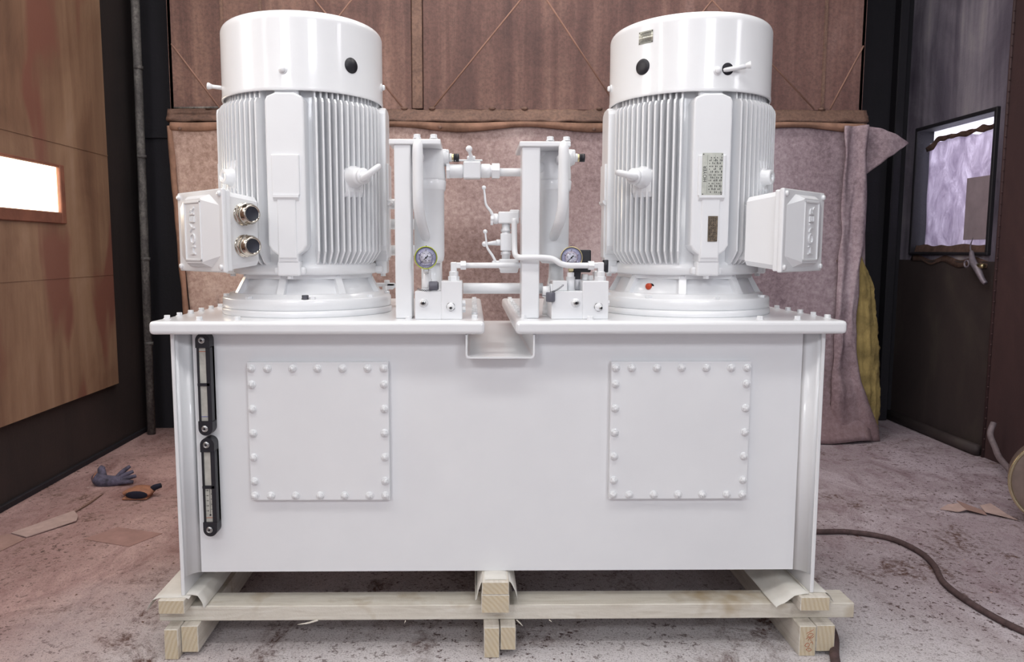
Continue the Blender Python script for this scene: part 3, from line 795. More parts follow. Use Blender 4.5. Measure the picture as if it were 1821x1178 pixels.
        for i in range(8): mb.lathe([(R + .0013, .817 + i * .0036), (R + .0015, .817 + i * .0036), (R + .0015, .8182 + i * .0036), (R + .0013, .8182 + i * .0036)], (0, 0, 0), 'z', 10, True, math.radians(-90 - 46 - (4.2 - (i * 7 % 3) * .8)), math.radians(-90 - 46 + 4.2))
        for aa in (-5, 5):
            for z in (.8145, .8455):
                a = math.radians(-90 - 46 + aa); mb.sphere(((R + .0012) * math.cos(a), (R + .0012) * math.sin(a), z), .0016, seg=8)
        o = mb.build('data_plate', [M['alu'], M['ink']], cov); o['label'] = 'small riveted metal data plate'
    # name plates on the front pad of the right motor
    if side > 0:
        mb = MB(T0 @ Matrix.Translation((0, -.2728, .416)))
        mb.box(-.030, .030, -.0012, 0, -.058, .064); mb.mi = 1
        R90 = Matrix.Rotation(PI / 2, 4, 'X') @ Matrix.Rotation(PI / 2, 4, 'Z')
        text_mb(mb, 'HOYER', .0145, Matrix.Translation((-.0215, -.0014, .004)) @ R90, .0002)
        for i in range(9):
            x = -.010 + i * .0044
            for j in range(13):
                if (i * 5 + j * 3) % 7 in (0, 1) or (i in (2, 6) and j % 4 == 0): continue
                z = -.05 + j * .0082; mb.box(x, x + .0016 + .0006 * ((i + j) % 2), -.0015, -.0011, z, z + .0035 + .0012 * ((i * j) % 3))
        for x in (-.0105, .012, .0295): mb.box(x - .0048, x - .0044, -.0015, -.0011, -.052, .058)
        for sx in (-.027, .027):
            for z in (-.054, .060): mb.sphere((sx, -.001, z), .0018, seg=8)
        text_mb(mb, '4110', .006, Matrix.Translation((.024, -.0014, -.050)) @ Matrix.Rotation(PI / 2, 4, 'X'), .0002)
        o = mb.build('name_plate', [M['alu'], M['ink']], rt); o['label'] = 'rectangular metal name plate with printed table'
        mb = MB(T0 @ Matrix.Translation((.006, -.2710, .262)))
        b0 = [(-.0135, -.037), (.0135, -.037), (.0145, -.034), (.0145, .037), (-.0135, .037)]
        mb.prism(b0, -.0016, 0, 'y'); mb.mi = 1
        for i in range(4):
            for j in range(10):
                if (i + j * 2) % 5: mb.box(-.010 + i * .0055, -.0085 + i * .0055, -.0019, -.0015, -.032 + j * .0066, -.028 + j * .0066)
        o = mb.build('instruction_plate', [M['darkplate'], M['ink']], rt); o['label'] = 'small dark bronze plate'
    # terminal box
    TB_ = T0 @ Matrix.Rotation(math.radians(boxth), 4, 'Z') @ Matrix.Translation((0, .020 if side < 0 else -.006, 0))
    zc = .2545
    mb = MB(TB_)
    b = bmesh.new()
    def frus(y, hu, hz): return [b.verts.new((sx * hu, y, zc + sz * hz)) for sx, sz in ((-1, -1), (1, -1), (1, 1), (-1, 1))]
    A = frus(-.357, .131, .111); B = frus(-.262, .116, .099)
    b.faces.new(A); b.faces.new(B[::-1])
    for i in range(4): b.faces.new((A[i], B[i], B[(i + 1) % 4], A[(i + 1) % 4]))
    bmesh.ops.recalc_face_normals(b, faces=list(b.faces))
    bmesh.ops.bevel(b, geom=[e for e in b.edges if abs(e.verts[0].co.y - e.verts[1].co.y) > .01], offset=.014, segments=1, profile=.5, affect='EDGES')
    mb.merge(b)
    mb.box(-.138, .138, -.371, -.355, zc - .114, zc + .114, .004, 2)
    mb.box(-.075, .075, -.264, -.20, zc - .085, zc + .085, .01, 2)
    tbx = mb.build('terminal_box', M['white'], rt)
    mb = MB(TB_); mb.box(-.143, .143, -.384, -.3705, zc - .1175, zc + .1175, .004, 2)
    # raised faceted centre
    yb, yt = -.383, -.404
    base = [(-.128, -.070), (-.070, -.104), (.070, -.104), (.128, -.070), (.128, .070), (.070, .104), (-.070, .104), (-.128, .070)]
    top = [(-.056, -.088), (-.050, -.092), (.050, -.092), (.056, -.088), (.056, .088), (.050, .092), (-.050, .092), (-.056, .088)]
    v = [(x, yb, zc + z) for x, z in base] + [(x, yt, zc + z) for x, z in top]
    mb._add(v, [(i, (i + 1) % 8, 8 + (i + 1) % 8, 8 + i) for i in range(8)] + [tuple(range(8, 16))])
    for x0, x1, z0, z1 in ((-.052, .052, .080, .086), (-.052, .052, -.086, -.080), (-.052, -.046, -.086, .086), (.046, .052, -.086, .086)):
        mb.box(x0, x1, yt - .003, yt + .001, zc + z0, zc + z1, .001, 1)
    lid = mb.build('box_lid', M['white'], tbx)
    mb = MB(TB_)
    RT = Matrix.Rotation(PI / 2, 4, 'X') @ Matrix.Rotation(PI / 2, 4, 'Z')
    text_mb(mb, 'HOYER', .043, Matrix.Translation((0, yt - .0015, zc)) @ RT, .0022)
    mb.build('embossed_lettering', M['white'], tbx)
    for sx in (-1, 1):
        for sz in (-1, 1):
            mb = MB(TB_ @ Matrix.Translation((sx * .129, -.384, zc + sz * .103)))
            mb.cyl((0, .002, 0), .0078, .0085, '-y', 20, .002); mb.build('lid_screw', M['white'], tbx)
    if side < 0:
        for z in (.302, .212):
            mb = MB(TB_ @ Matrix.Translation((.126, -.312, z)))
            k = 1.13
            for pf, n_ in (([(0, 0), (.0275, 0), (.0285, .002), (.0285, .005), (.025, .006)], 36), ([(0, .005), (.0285, .005), (.0285, .015), (.0265, .017), (0, .017)], 8),
                           ([(.0245, .017), (.0245, .023), (.0265, .024), (.0265, .034), (.024, .036), (.0235, .043), (.0215, .046), (.019, .0465), (.0183, .044), (0, .044)], 36)):
                mb.lathe([(r_0 * k, h_0 * k) for r_0, h_0 in pf], (0, 0, 0), 'x', n_, n_ > 8)
            gl = mb.build('cable_gland', M['nickel'], tbx)
            gl['label'] = 'shiny nickel cable gland with dark plug'
            gl.data.materials.append(M['rubber'])
            for p in gl.data.polygons:
                c = p.center
                loc = (TB_ @ Matrix.Translation((.126, -.312, z))).inverted() @ (Vector(c) + rt.location)
                if loc.x > .0435 * 1.13 and math.hypot(loc.y, loc.z) < .0204: p.material_index = 1
    # small plugs on the flange
    if side < 0:
        mb = MB(T0 @ Matrix.Rotation(math.radians(10), 4, 'Z')); mb.cyl((0, -.2555, .054), .0115, .003, 'z', 18); mb.hexa((0, -.2555, .057), .0098, .0105, 'z', .001)
        o = mb.build('bare_bolt', M['darksteel'], rt); o['label'] = 'unpainted dark steel bolt'
    else:
        mb = MB(T0 @ Matrix.Rotation(math.radians(-44), 4, 'Z')); mb.cyl((0, -.199, .088), .0100, .022, '-y', 16, .002)
        mb.mi = 1; mb.cyl((.005, -.197, .085), .0125, .015, '-y', 16, .001)
        o = mb.build('red_cap', [M['red'], M['hole']], rt); o['label'] = 'small red plastic cap'
    return rt
motor(-.541, 2.47, -1, 'tall white finned motor on the left plate, two chrome cable glands on its box')
motor(.695, 2.47, 1, 'tall white finned motor on the right plate, metal name plates on its front')

# ================================================================== SUPPORT POSTS
def post(x0, x1, ztop, cx0, cx1, label):
    p = thing('support_post', label, 'post', ((x0 + x1) / 2, 2.23, PZ), 'filter support posts')
    mb = MB(); mb.box(x0, x1, 2.188, 2.268, PZ, ztop, .004, 2); mb.build('square_tube', M['white'], p)
    mb = MB(); pp_ = [(cx0, 2.18), (cx1, 2.18), (cx1, 2.385), (cx0, 2.385)]
    mb.prism(pp_, ztop - .002, ztop + .013, 'z'); bmesh.ops.recalc_face_normals(mb.bm, faces=list(mb.bm.faces)); bmesh.ops.bevel(mb.bm, geom=list(mb.bm.edges), offset=.003, segments=2, profile=.5, affect='EDGES'); mb.build('top_plate', M['white'], p)
post(-.2265, -.1785, 1.470, -.240, -.092, 'white upright square post holding the filter, right of the left motor')
post(.142, .1945, 1.464, .134, .281, 'white upright square post holding the filter, left of the right motor')

# ================================================================== FILTERS
def oil_filter(cx, px, zt, label, sx):
    f = thing('oil_filter', label, 'filter', (cx, 2.32, 1.13), 'oil filters on the posts')
    mb = MB(Matrix.Translation((cx, 2.32, 0)))
    mb.lathe([(0, 1.125), (.036, 1.127), (.044, 1.136), (.0465, 1.15), (.0465, 1.345), (.049, 1.347), (.051, 1.352), (.053, 1.375), (.051, 1.378)], seg=48)
    mb.build('bowl', M['white'], f)
    mb = MB(Matrix.Translation((cx, 2.32, 0)))
    b = bmesh.new()
    rings = []
    for z, r, sq in ((1.372, .050, .0), (1.385, .052, .2), (1.40, .052, .5), (1.425, .050, .9), (1.45, .052, 1.0), (zt - .008, .048, .9), (zt - .002, .043, .6)):
        ring = []
        for i in range(48):
            a = 2 * PI * i / 48; k = 1 + sq * .06 * math.cos(4 * a + PI) + .012 * math.cos(7 * a + z * 90)
            ring.append(b.verts.new((r * k * math.cos(a), r * k * math.sin(a), z)))
        rings.append(ring)
    for A, B in zip(rings, rings[1:]):
        for i in range(48): b.faces.new((A[i], A[(i + 1) % 48], B[(i + 1) % 48], B[i]))
    b.faces.new(rings[0][::-1]); b.faces.new(rings[-1]); mb.merge(b, True)
    # wavy boss to the left, port boss to the right
    mb.sphere((-.035, -.02, 1.455), .022); mb.sphere((-.035, -.02, 1.415), .022)
    mb.cyl((.035, 0, 1.447), .026, .020, 'x', 24, .003); mb.box(.03, .062, -.018, .018, 1.442, 1.470, .003, 1)
    mb.cyl((.030, 0, 1.447), .022, .032, 'x', 24, .003)
    mb.build('filter_head', M['white'], f)
    for dx, yb_ in ((-.026, 2.195), (.0215, 2.197)):
        mb = MB(Matrix.Translation((cx + dx, yb_, zt + .012))); mb.cyl((0, 0, 0), .012, .002, 'z', 18); mb.hexa((0, 0, .002), .0098, .010, 'z', .001)
        mb.build('bolt', M['white'], f)
    # looping bypass pipe at the front of the head
    mb = MB()
    q = px * 2.158 / 2.243
    mb.tube([(q, 2.172, zt + .001), (q, 2.166, zt - .001), (q, 2.160, zt - .012), (q, 2.158, zt - .035), (q, 2.158, 1.38), (q, 2.160, 1.305), (q + sx * .004, 2.180, 1.262), (q + sx * .010, 2.225, 1.228), (q + sx * .014, 2.285, 1.205)],
            [.006, .011, .0145, .0152, .0152, .0152, .0152, .0150, .014], 20, res=7)
    mb.tube([(q, 2.16, zt - .035), (q, 2.30, zt - .035)], .013, 14, res=1)
    mb.build('bypass_pipe', M['white'], f)
    mb = MB(Matrix.Translation((cx + (.012 if sx > 0 else .01), 2.335, 0)))
    mb.lathe([(0, PZ), (.042, PZ), (.040, PZ + .03), (.030, 1.05), (.0235, 1.085), (.0215, 1.13), (0, 1.13)], seg=32); mb.build('outlet_stub', M['white'], f)
    # clogging indicator
    mb = MB(Matrix.Translation((cx + .062, 2.32, 1.447)))
    mb.cyl((0, 0, 0), .014, .008, 'x', 6); mb.mi = 1; mb.cyl((.007, 0, 0), .0115, .008, 'x', 24, .001); mb.mi = 2; mb.lathe([(0, .014), (.0125, .014), (.0125, .018), (.0115, .018), (.0115, .020), (.0125, .020), (.0125, .030), (0, .031)], (0, 0, 0), 'x', 24)
    o = mb.build('indicator_plug', [M['white'], M['brass'], M['black']], f); o['label'] = 'black capped plug with a brass collar'
oil_filter(-.134, -.162, 1.474, 'white cylindrical oil filter hanging beside the left post', 1)
oil_filter(.249, .268, 1.468, 'white cylindrical oil filter hanging beside the right post', -1)

# ================================================================== MANIFOLDS
def manifold(x0, x1, x2, label, plug1, plug2, side):
    m = thing('valve_manifold', label, 'valve block', ((x0 + x2) / 2, 2.22, PZ), 'valve manifolds on the plates')
    mb = MB(); mb.box(x0, x1 + .001, 2.16, 2.29, PZ, 1.049, .0025, 2); mb.box(x1, x2, 2.16, 2.25, PZ, 1.078, .0025, 2); mb.build('block', M['white'], m)
    mb = MB(); mb.lathe([(0, 0), (.0135, 0), (.0132, .0015), (.010, .003), (.0095, .0095), (0, .0095)], (plug1[0], 2.16, plug1[1]), '-y', 32); mb.mi = 1; mb.cyl((plug1[0], 2.151, plug1[1]), .0078, .003, '-y', 20, .001); mb.mi = 2; mb.lathe([(0, .0035), (.0045, .0035), (0, .0037)], (plug1[0], 2.151, plug1[1]), '-y', 6, False)
    mb.build('screw_plug', [M['white'], M['steel'], M['hole']], m)
    mb = MB(); mb.cyl((plug2[0], 2.16, plug2[1]), .0115, .006, '-y', 24, .001); mb.mi = 2
    for a in (20, 110, 160, 250, 300):
        mb.lathe([(.0112, .0015), (.0125, .0015), (.0125, .003), (.0112, .003)], (plug2[0], 2.16, plug2[1]), '-y', 6, True, math.radians(a), math.radians(a + 42))
    mb.mi = 1; mb.cyl((plug2[0] + (.0 if side < 0 else .006), 2.154, plug2[1] - .003), .0052, .002, '-y', 14); mb.mi = 2; mb.cyl((plug2[0] + (.0 if side < 0 else .007), 2.152, plug2[1] - .003), .0032, .001, '-y', 12)
    mb.build('screw_plug', [M['white'], M['steel'], M['hole']], m)
    mb = MB()
    for dz, yy in ((.0, 2.20), (-.0, 2.235)): mb.hexa((x2, yy, PZ + .045 - .022 * (yy > 2.21)), .010, .009, 'x', .001)
    mb.build('side_plug', M['white'], m)
    return m
ml = manifold(-.168, -.092, -.031, 'white valve block at the foot of the left post, screw plugs on its face', (-.143, 1.015), (-.064, 1.004), -1)
mr = manifold(.228, .317, .393, 'white valve block between the right post and the right motor', (.298, 1.015), (.364, 1.003), 1)

def elbow(x, z0, direc, parent, y=2.20):
    """pipe elbow that rises from a block and turns sideways; direc +1 to the right, -1 to the left"""
    mb = MB(); mb.hexa((x, y, z0), .0165, .013, 'z', .001); mb.lathe([(0, .013), (.0135, .013), (.0135, .026), (.010, .028), (0, .028)], (x, y, z0), 'z', 8, False)
    mb.box(x - .009, x + .009, y - .009, y + .009, z0 + .026, z0 + .054, .002, 1)
    mb.box(min(x, x + direc * .022), max(x, x + direc * .022), y - .0085, y + .0085, z0 + .036, z0 + .053, .002, 1)
    mb.hexa((x + direc * .020, y, z0 + .0445), .0145, .016, 'x' if direc > 0 else '-x', .001)
    mb.build('elbow_fitting', M['white'], parent)
elbow(-.056, 1.078, 1, ml); elbow(.371, 1.078, -1, mr, 2.178)
# test point couplings
mb = MB(); mb.hexa((-.134, 2.18, 1.049), .0145, .010, 'z', .001); mb.lathe([(0, .008), (.0135, .008), (.0145, .012), (.0145, .034), (.0120, .036), (.0112, .060), (.009, .062), (0, .062)], (-.134, 2.18, 1.049), 'z', 24); mb.build('test_coupling', M['white'], ml)
mb = MB(); mb.lathe([(0, 0), (.0125, 0), (.0135, .003), (.0135, .022), (.012, .025), (0, .025)], (-.126, 2.165, 1.064), 'x', 24); mb.mi = 1; mb.cyl((-.100, 2.165, 1.064), .0112, .001, 'x', 18)
cpo = mb.build('coupling_cap', [M['capgrey'], M['darksteel']], ml); cpo['label'] = 'dark grey screw cap'
mb = MB()
def chain(a, b, sag, n, r):
    a = Vector(a); b = Vector(b)
    for i in range(n):
        t = (i + .5) / n; p = a.lerp(b, t) - Vector((0, 0, sag * 4 * t * (1 - t)))
        mb.torus(p, r, r * .32, (1, 0, .1), (0, 1, 0) if i % 2 else (0, 0, 1), 10, 5)
chain((-.160, 2.168, 1.056), (-.122, 2.155, 1.054), .004, 12, .0022); mb.build('cap_chain', M['darksteel'], ml)
# right manifold: extras
mb = MB(); mb.box(.232, .275, 2.175, 2.25, 1.049, 1.078, .002, 1); mb.cyl((.205, 2.20, 1.045), .019, .018, 'x', 6); mb.cyl((.222, 2.20, 1.045), .0135, .03, 'x', 20); mb.box(.222, .245, 2.18, 2.23, 1.02, 1.068, .002, 1)
mb.build('port_block', M['white'], mr)
mb = MB(); mb.lathe([(0, 1.049), (.0225, 1.049), (.0225, 1.054), (.0205, 1.055), (.0185, 1.080), (0, 1.080)], (.309, 2.245, 0), 'z', 28); mb.build('solenoid_base', M['valvegrey'], mr)
mb = MB(); mb.box(.298, .322, 2.230, 2.26, 1.079, 1.104, .002, 1); mb.box(.298, .352, 2.230, 2.27, 1.101, 1.168, .004, 2)
o = mb.build('solenoid_connector', M['black'], mr); o['label'] = 'black plastic connector housing'
mb = MB(); mb.lathe([(0, 0), (.0125, 0), (.0135, .004), (.0135, .024), (.012, .027), (0, .027)], (.224, 2.155, 1.019), 'z', 24); mb.mi = 1; mb.cyl((.224, 2.155, 1.018), .009, .002, 'z', 18)
o = mb.build('coupling_cap', [M['capgrey'], M['hole']], mr); o['label'] = 'dark grey screw cap hanging on its chain'
mb = MB(); chain((.226, 2.155, 1.047), (.262, 2.157, 1.068), .004, 14, .0022); mb.tube([(.2235, 2.155, 1.046), (.2215, 2.156, 1.075)], .0008, 6, res=1); mb.tube([(.224, 2.16, 1.034), (.196, 2.175, 1.037)], .0010, 6, res=1); mb.build('cap_chain', M['darksteel'], mr)
mb = MB(); mb.cyl((.288, 2.206, 1.049), .0105, .053, 'z', 20, .001); mb.cyl((.288, 2.206, 1.049), .0135, .040, 'z', 6); mb.build('gauge_socket', M['white'], mr)
mb = MB(); mb.box(.366, .392, 2.252, 2.30, 1.078, 1.105, .003, 1); mb.cyl((.335, 2.24, 1.078), .010, .018, 'z', 20, .002); mb.cyl((.352, 2.24, 1.078), .008, .014, 'z', 20, .002); mb.build('top_fitting', M['white'], mr)
mb = MB(); mb.cyl((.400, 2.26, 1.10), .009, .038, 'z', 16, .002); mb.mi = 1; mb.cyl((.392, 2.255, 1.122), .008, .014, '-x', 16, .002)
o = mb.build('cable_plug', [M['black'], M['red']], mr); o['label'] = 'small black and red cable plug'

# ================================================================== PRESSURE GAUGES
def pgauge(x, z, rim, label, zb, green, Y=2.138):
    g = thing('pressure_gauge', label, 'gauge', (x, 2.165, zb), 'pressure gauges on the valve blocks')
    mb = MB(); mb.lathe([(0, -.028), (.026, -.028), (.029, -.024), (.0315, -.010), (.0315, .0), (.0295, .001), (.0295, -.004), (0, -.004)], (x, Y, z), '-y', 48); mb.build('case', M['darksteel'], g)
    mb = MB(); mb.torus((x, Y - .0005, z), .0314, .0014, (1, 0, 0), (0, 0, 1), 64, 10); mb.build('bezel', rim, g)
    mb = MB(); mb.cyl((x, Y + .004, z), .0294, .0012, '-y', 48); mb.mi = 1; mb.cyl((x, Y + .0028, z), .0165, .0005, '-y', 40)
    d = mb.build('dial', [M['dial'], M['dialin']], g)
    mb = MB()
    for i in range(41):
        a = math.radians(225 - i * 270 / 40); big = i % 10 == 0
        r0 = .0185 if not big else .0172; r1 = .0205 if not big else .0235
        T = Matrix.Translation((x, Y + .0024, z)) @ Matrix.Rotation(-a, 4, 'Y'); T0_ = mb.T; mb.T = T
        mb.box(r0, r1, -.0004, .0, -.0003 if not big else -.0007, .0003 if not big else .0007); mb.T = T0_
    for i, tx in enumerate(('0', '50', '100', '150', '200', '250')):
        a = math.radians(225 - i * 54); text_mb(mb, tx, .0042, Matrix.Translation((x + .0122 * math.cos(a), Y + .0018, z + .0122 * math.sin(a))) @ Matrix.Rotation(PI / 2, 4, 'X'), .0001)
    text_mb(mb, 'bar', .0045, Matrix.Translation((x, Y + .0018, z - .0085)) @ Matrix.Rotation(PI / 2, 4, 'X'), .0001)
    mb.mi = 1; mb.lathe([(.0166, 0), (.0172, 0), (.0172, .0003), (.0166, .0003)], (x, Y + .0027, z), '-y', 40)
    mb.build('dial_marks', [M['ink'], M['inkred'] if not green else M['ink']], d)
    mb = MB(Matrix.Translation((x, Y + .0005, z)) @ Matrix.Rotation(math.radians(-225), 4, 'Y'))
    mb.prism([(-.0085, -.0022), (0, -.0010), (.020, -.0004), (.0205, 0), (.020, .0004), (0, .0010), (-.0085, .0022)], -.0006, 0, 'y'); mb.cyl((0, .0004, 0), .0026, .0016, '-y', 20)
    mb.build('needle', M['ink'], g)
    mb = MB(); mb.cyl((x, Y + .0002, z), .0295, .0006, '-y', 40); mb.build('glass', M['glass'], g)
    mb = MB(); mb.box(x - .0075, x + .0075, Y + .006, Y + .021, z - .040, z - .028, .0015, 1); mb.cyl((x, Y + .014, z - .046), .0055, .02, 'z', 16); mb.build('stem', M['brass'] if not green else M['steel'], g)
    mb = MB(); mb.lathe([(0, 0), (.002, 0), (.002, .003), (0, .004)], (x, Y + .014, z + .0315), 'z', 8); mb.build('vent_plug', M['darksteel'], g)
pgauge(-.1335, 1.1455, M['lime'], 'round pressure gauge with yellow green rim above the left valve block', 1.1, True)
pgauge(.2882, 1.1450, M['brass'], 'round pressure gauge with brass rim above the right valve block', 1.1, False, 2.192)

# ================================================================== VALVES AND PIPES BETWEEN THE POSTS
vy = 2.32
v1 = thing('ball_valve', 'white ball valve with cross lever between the two filters near their tops', 'valve', (-.003, vy, 1.375), 'ball valves')
mb = MB(); mb.box(-.029, .024, vy - .024, vy + .024, 1.383, 1.4345, .004, 2); mb.build('valve_body', M['white'], v1)
mb = MB(); mb.cyl((-.072, vy, 1.4065), .021, .043, 'x', 24, .003); mb.hexa((-.080, vy, 1.4065), .025, .010, 'x', .001); mb.build('union_nut', M['white'], v1); mb = MB(); mb.cyl((.024, vy, 1.4075), .0215, .030, 'x', 24, .003); mb.cyl((.052, vy, 1.4075), .018, .008, 'x', 24); mb.hexa((.058, vy, 1.407), .0255, .024, 'x', .002); mb.build('union_nut', M['white'], v1)
mb = MB(); mb.cyl((-.004, vy, 1.434), .008, .012, 'z', 16); mb.box(-.075, .030, vy - .008, vy + .008, 1.4365, 1.4415, .002, 1); mb.box(-.018, .008, vy - .012, vy + .012, 1.441, 1.452, .003, 1)
mb.tube([(-.004, vy - .005, 1.448), (-.008, vy - .04, 1.455), (-.010, vy - .11, 1.455), (-.010, vy - .15, 1.453)], [.006, .006, .006, .006], 10); mb.sphere((-.0105, vy - .155, 1.453), .0095)
mb.build('lever', M['white'], v1)
pp = thing('pipe', 'white straight pipe running from the upper ball valve to the right filter', 'pipe', (.13, vy, 1.39), 'white hydraulic pipes')
mb = MB(); mb.tube([(.080, vy, 1.4035), (.205, vy, 1.4035)], .0125, 20, res=1); mb.build('tube', M['white'], pp)
# second and third valve in the stack left of the right post
yv = 2.30
v2 = thing('ball_valve', 'white ball valve topmost of the stack left of the right post, lever up', 'valve', (.10, yv, 1.23), 'ball valves')
mb = MB(); mb.box(.077, .140, yv - .02, yv + .02, 1.247, 1.283, .004, 2); mb.lathe([(0, 0), (.013, 0), (.016, .004), (.016, .014), (0, .014)], (.078, yv, 1.262), '-x', 16); mb.box(.112, .142, yv - .016, yv + .016, 1.262, 1.289, .004, 2); mb.build('valve_body', M['white'], v2)
mb = MB(); mb.hexa((.066, yv, 1.261), .012, .012, '-x', .002)
mb.tube([(.064, yv, 1.265), (.054, yv - .003, 1.285), (.040, yv - .006, 1.305), (.036, yv - .006, 1.335), (.034, yv - .006, 1.350)], [.005, .0045, .0038, .0032, .003], 10); mb.sphere((.0335, yv - .006, 1.355), .0068); mb.cyl((.062, yv, 1.251), .009, .008, '-x', 10)
mb.build('lever', M['white'], v2)
v3 = thing('needle_valve', 'white needle valve with a short side knob in the middle of the valve stack', 'valve', (.10, yv, 1.14), None)
mb = MB(); mb.box(.084, .118, yv - .016, yv + .016, 1.165, 1.218, .003, 2); mb.cyl((.101, yv, 1.135), .0125, .115, 'z', 20); mb.cyl((.101, yv, 1.152), .0155, .010, 'z', 6); mb.cyl((.101, yv, 1.222), .0155, .010, 'z', 6); mb.build('valve_body', M['white'], v3)
mb = MB(); mb.cyl((.085, yv, 1.190), .0095, .014, '-x', 12, .002); mb.tube([(.073, yv, 1.189), (.048, yv - .002, 1.187), (.042, yv - .002, 1.186)], [.008, .005, .004], 12, res=1); mb.sphere((.036, yv - .002, 1.1855), .0085); mb.build('side_knob', M['white'], v3)
v4 = thing('ball_valve', 'white ball valve lowest of the stack left of the right post, on the thin pipe', 'valve', (.10, yv, 1.11), 'ball valves')
mb = MB(); mb.box(.080, .140, yv - .018, yv + .018, 1.107, 1.140, .004, 2); mb.box(.058, .084, yv - .012, yv + .012, 1.118, 1.135, .003, 1); mb.cyl((.083, yv, 1.117), .020, .055, 'x', 20, .003); mb.build('valve_body', M['white'], v4)
mb = MB(); mb.tube([(.070, yv - .008, 1.130), (.060, yv - .008, 1.150), (.044, yv - .010, 1.175), (.040, yv - .010, 1.200), (.038, yv - .010, 1.218)], [.0045, .0042, .0036, .003, .0028], 10); mb.sphere((.0375, yv - .010, 1.223), .0068); mb.build('lever', M['white'], v4)
# pipes
def single_pipe(label, pts, r, res=6):
    mb = MB(); mb.tube(pts, r, 18, res=res); o = rebase(mb.build('pipe', M['white'])); tag(o, label, 'pipe', 'white hydraulic pipes'); return o
single_pipe('white thin pipe from the left elbow fitting across to behind the right post', [(-.022, 2.20, 1.1225), (.06, 2.20, 1.1225), (.1405, 2.20, 1.1225)], .0083, 1)
single_pipe('white S-bent thin pipe crossing the right post to the right elbow fitting', [(.1235, 2.255, 1.262), (.1245, 2.25, 1.18), (.126, 2.225, 1.154), (.135, 2.178, 1.146), (.16, 2.170, 1.1455), (.205, 2.168, 1.1455), (.232, 2.166, 1.141), (.254, 2.166, 1.128), (.280, 2.168, 1.1225), (.305, 2.175, 1.1225), (.338, 2.178, 1.1225)], .0085)
single_pipe('thick white pipe low between the two valve blocks', [(-.030, 2.30, 1.05), (.215, 2.30, 1.05)], .0168, 1)
for z, k in ((1.335, 'topmost'), (1.262, 'middle'), (1.166, 'lowest')):
    single_pipe('short white pipe between the left motor and the left post, %s of the three' % k, [(-.45, 2.78, z), (-.2, 2.78, z), (-.12, 2.78, z)], .0195, 1)
# the header those pipes come from stands behind the left filter
mb = MB(); mb.box(-.19, -.115, 2.76, 2.83, PZ, 1.375, .006, 2); tag(rebase(mb.build('pipe_header', M['white'])), 'white upright pipe header hidden behind the left filter', 'pipe header')
# small wing valve behind the left flange
wv = thing('wing_nut_valve', 'small white wing handled valve behind the flange of the left motor', 'valve', (-.31, 2.66, PZ))
mb = MB(); mb.cyl((-.31, 2.66, PZ), .012, .075, 'z', 16); mb.build('stem', M['white'], wv)
mb = MB(); mb.box(-.345, -.275, 2.65, 2.67, 1.038, 1.052, .004, 1); mb.prism([(-.30, 1.05), (-.262, 1.046), (-.285, 1.028), (-.31, 1.03)], 2.65, 2.67, 'y'); mb.cyl((-.305, 2.66, 1.05), .010, .012, 'z', 12, .002); mb.build('wing_handle', M['white'], wv)

# ================================================================== TIMBERS
def timber(x0, x1, y0, y1, z0, z1, name, label, axis='y', cat='timber', group='timbers under the tank', wob=.0):
    mb = MB(); mb.box(x0, x1, y0, y1, z0, z1, .002, 1)
    for v in mb.bm.verts: v.co.x += wob * noise.noise(v.co * 3); 
    for f in mb.bm.faces:
        nx = f.normal if f.normal.length else None
        f.normal_update(); nrm = f.normal
        if (axis == 'y' and abs(nrm.y) > .9) or (axis == 'x' and abs(nrm.x) > .9): f.material_index = 1
    o = rebase(mb.build(name, [M['timber_y'] if axis == 'y' else M['timber_x'], M['endgrain']])); tag(o, label, cat, group); return o
timber(-.930, -.853, 2.12, 3.15, .096, .1390, 'wooden_batten', 'pale sawn batten carrying the left edge of the tank, wrapped in white paper')
timber(.975, 1.063, 2.12, 3.15, .096, .1390, 'wooden_batten', 'pale sawn batten carrying the right edge of the tank, wrapped in white paper')
timber(.026, .106, 2.115, 3.15, .1535, .1925, 'wooden_batten', 'upper of two stacked battens under the middle of the tank, paper over it')
timber(.024, .107, 2.115, 3.15, .0965, .153, 'wooden_batten', 'lower of two stacked battens under the middle of the tank')
timber(-.950, 1.163, 2.17, 2.262, .049, .0955, 'cross_beam', 'long pale wooden beam running across the front under the tank', 'x')
timber(-.950, 1.163, 2.98, 3.075, .049, .0955, 'cross_beam', 'long wooden beam running across the back under the tank', 'x')
timber(-.917, -.876, 2.12, 3.14, FL, .0485, 'wooden_plank', 'upright plank at the left end, outer one of the pair touching the floor')
timber(-.8745, -.824, 2.14, 3.14, FL + .012, .0485, 'wooden_block', 'shorter plank at the left end, inner one of the pair')
timber(.976, 1.026, 2.12, 3.14, FL, .0485, 'wooden_plank', 'upright plank at the right end with pencil scribble on its sawn end')
timber(1.029, 1.085, 2.125, 3.14, FL + .012, .0485, 'wooden_block', 'shorter plank at the right end, outer one of the pair')
timber(.032, .078, 2.12, 3.14, FL, .0485, 'wooden_plank', 'upright plank under the middle of the tank, left one of the pair')
timber(.081, .127, 2.125, 3.14, FL + .022, .0485, 'wooden_block', 'rough ended shorter plank under the middle of the tank, right one of the pair')
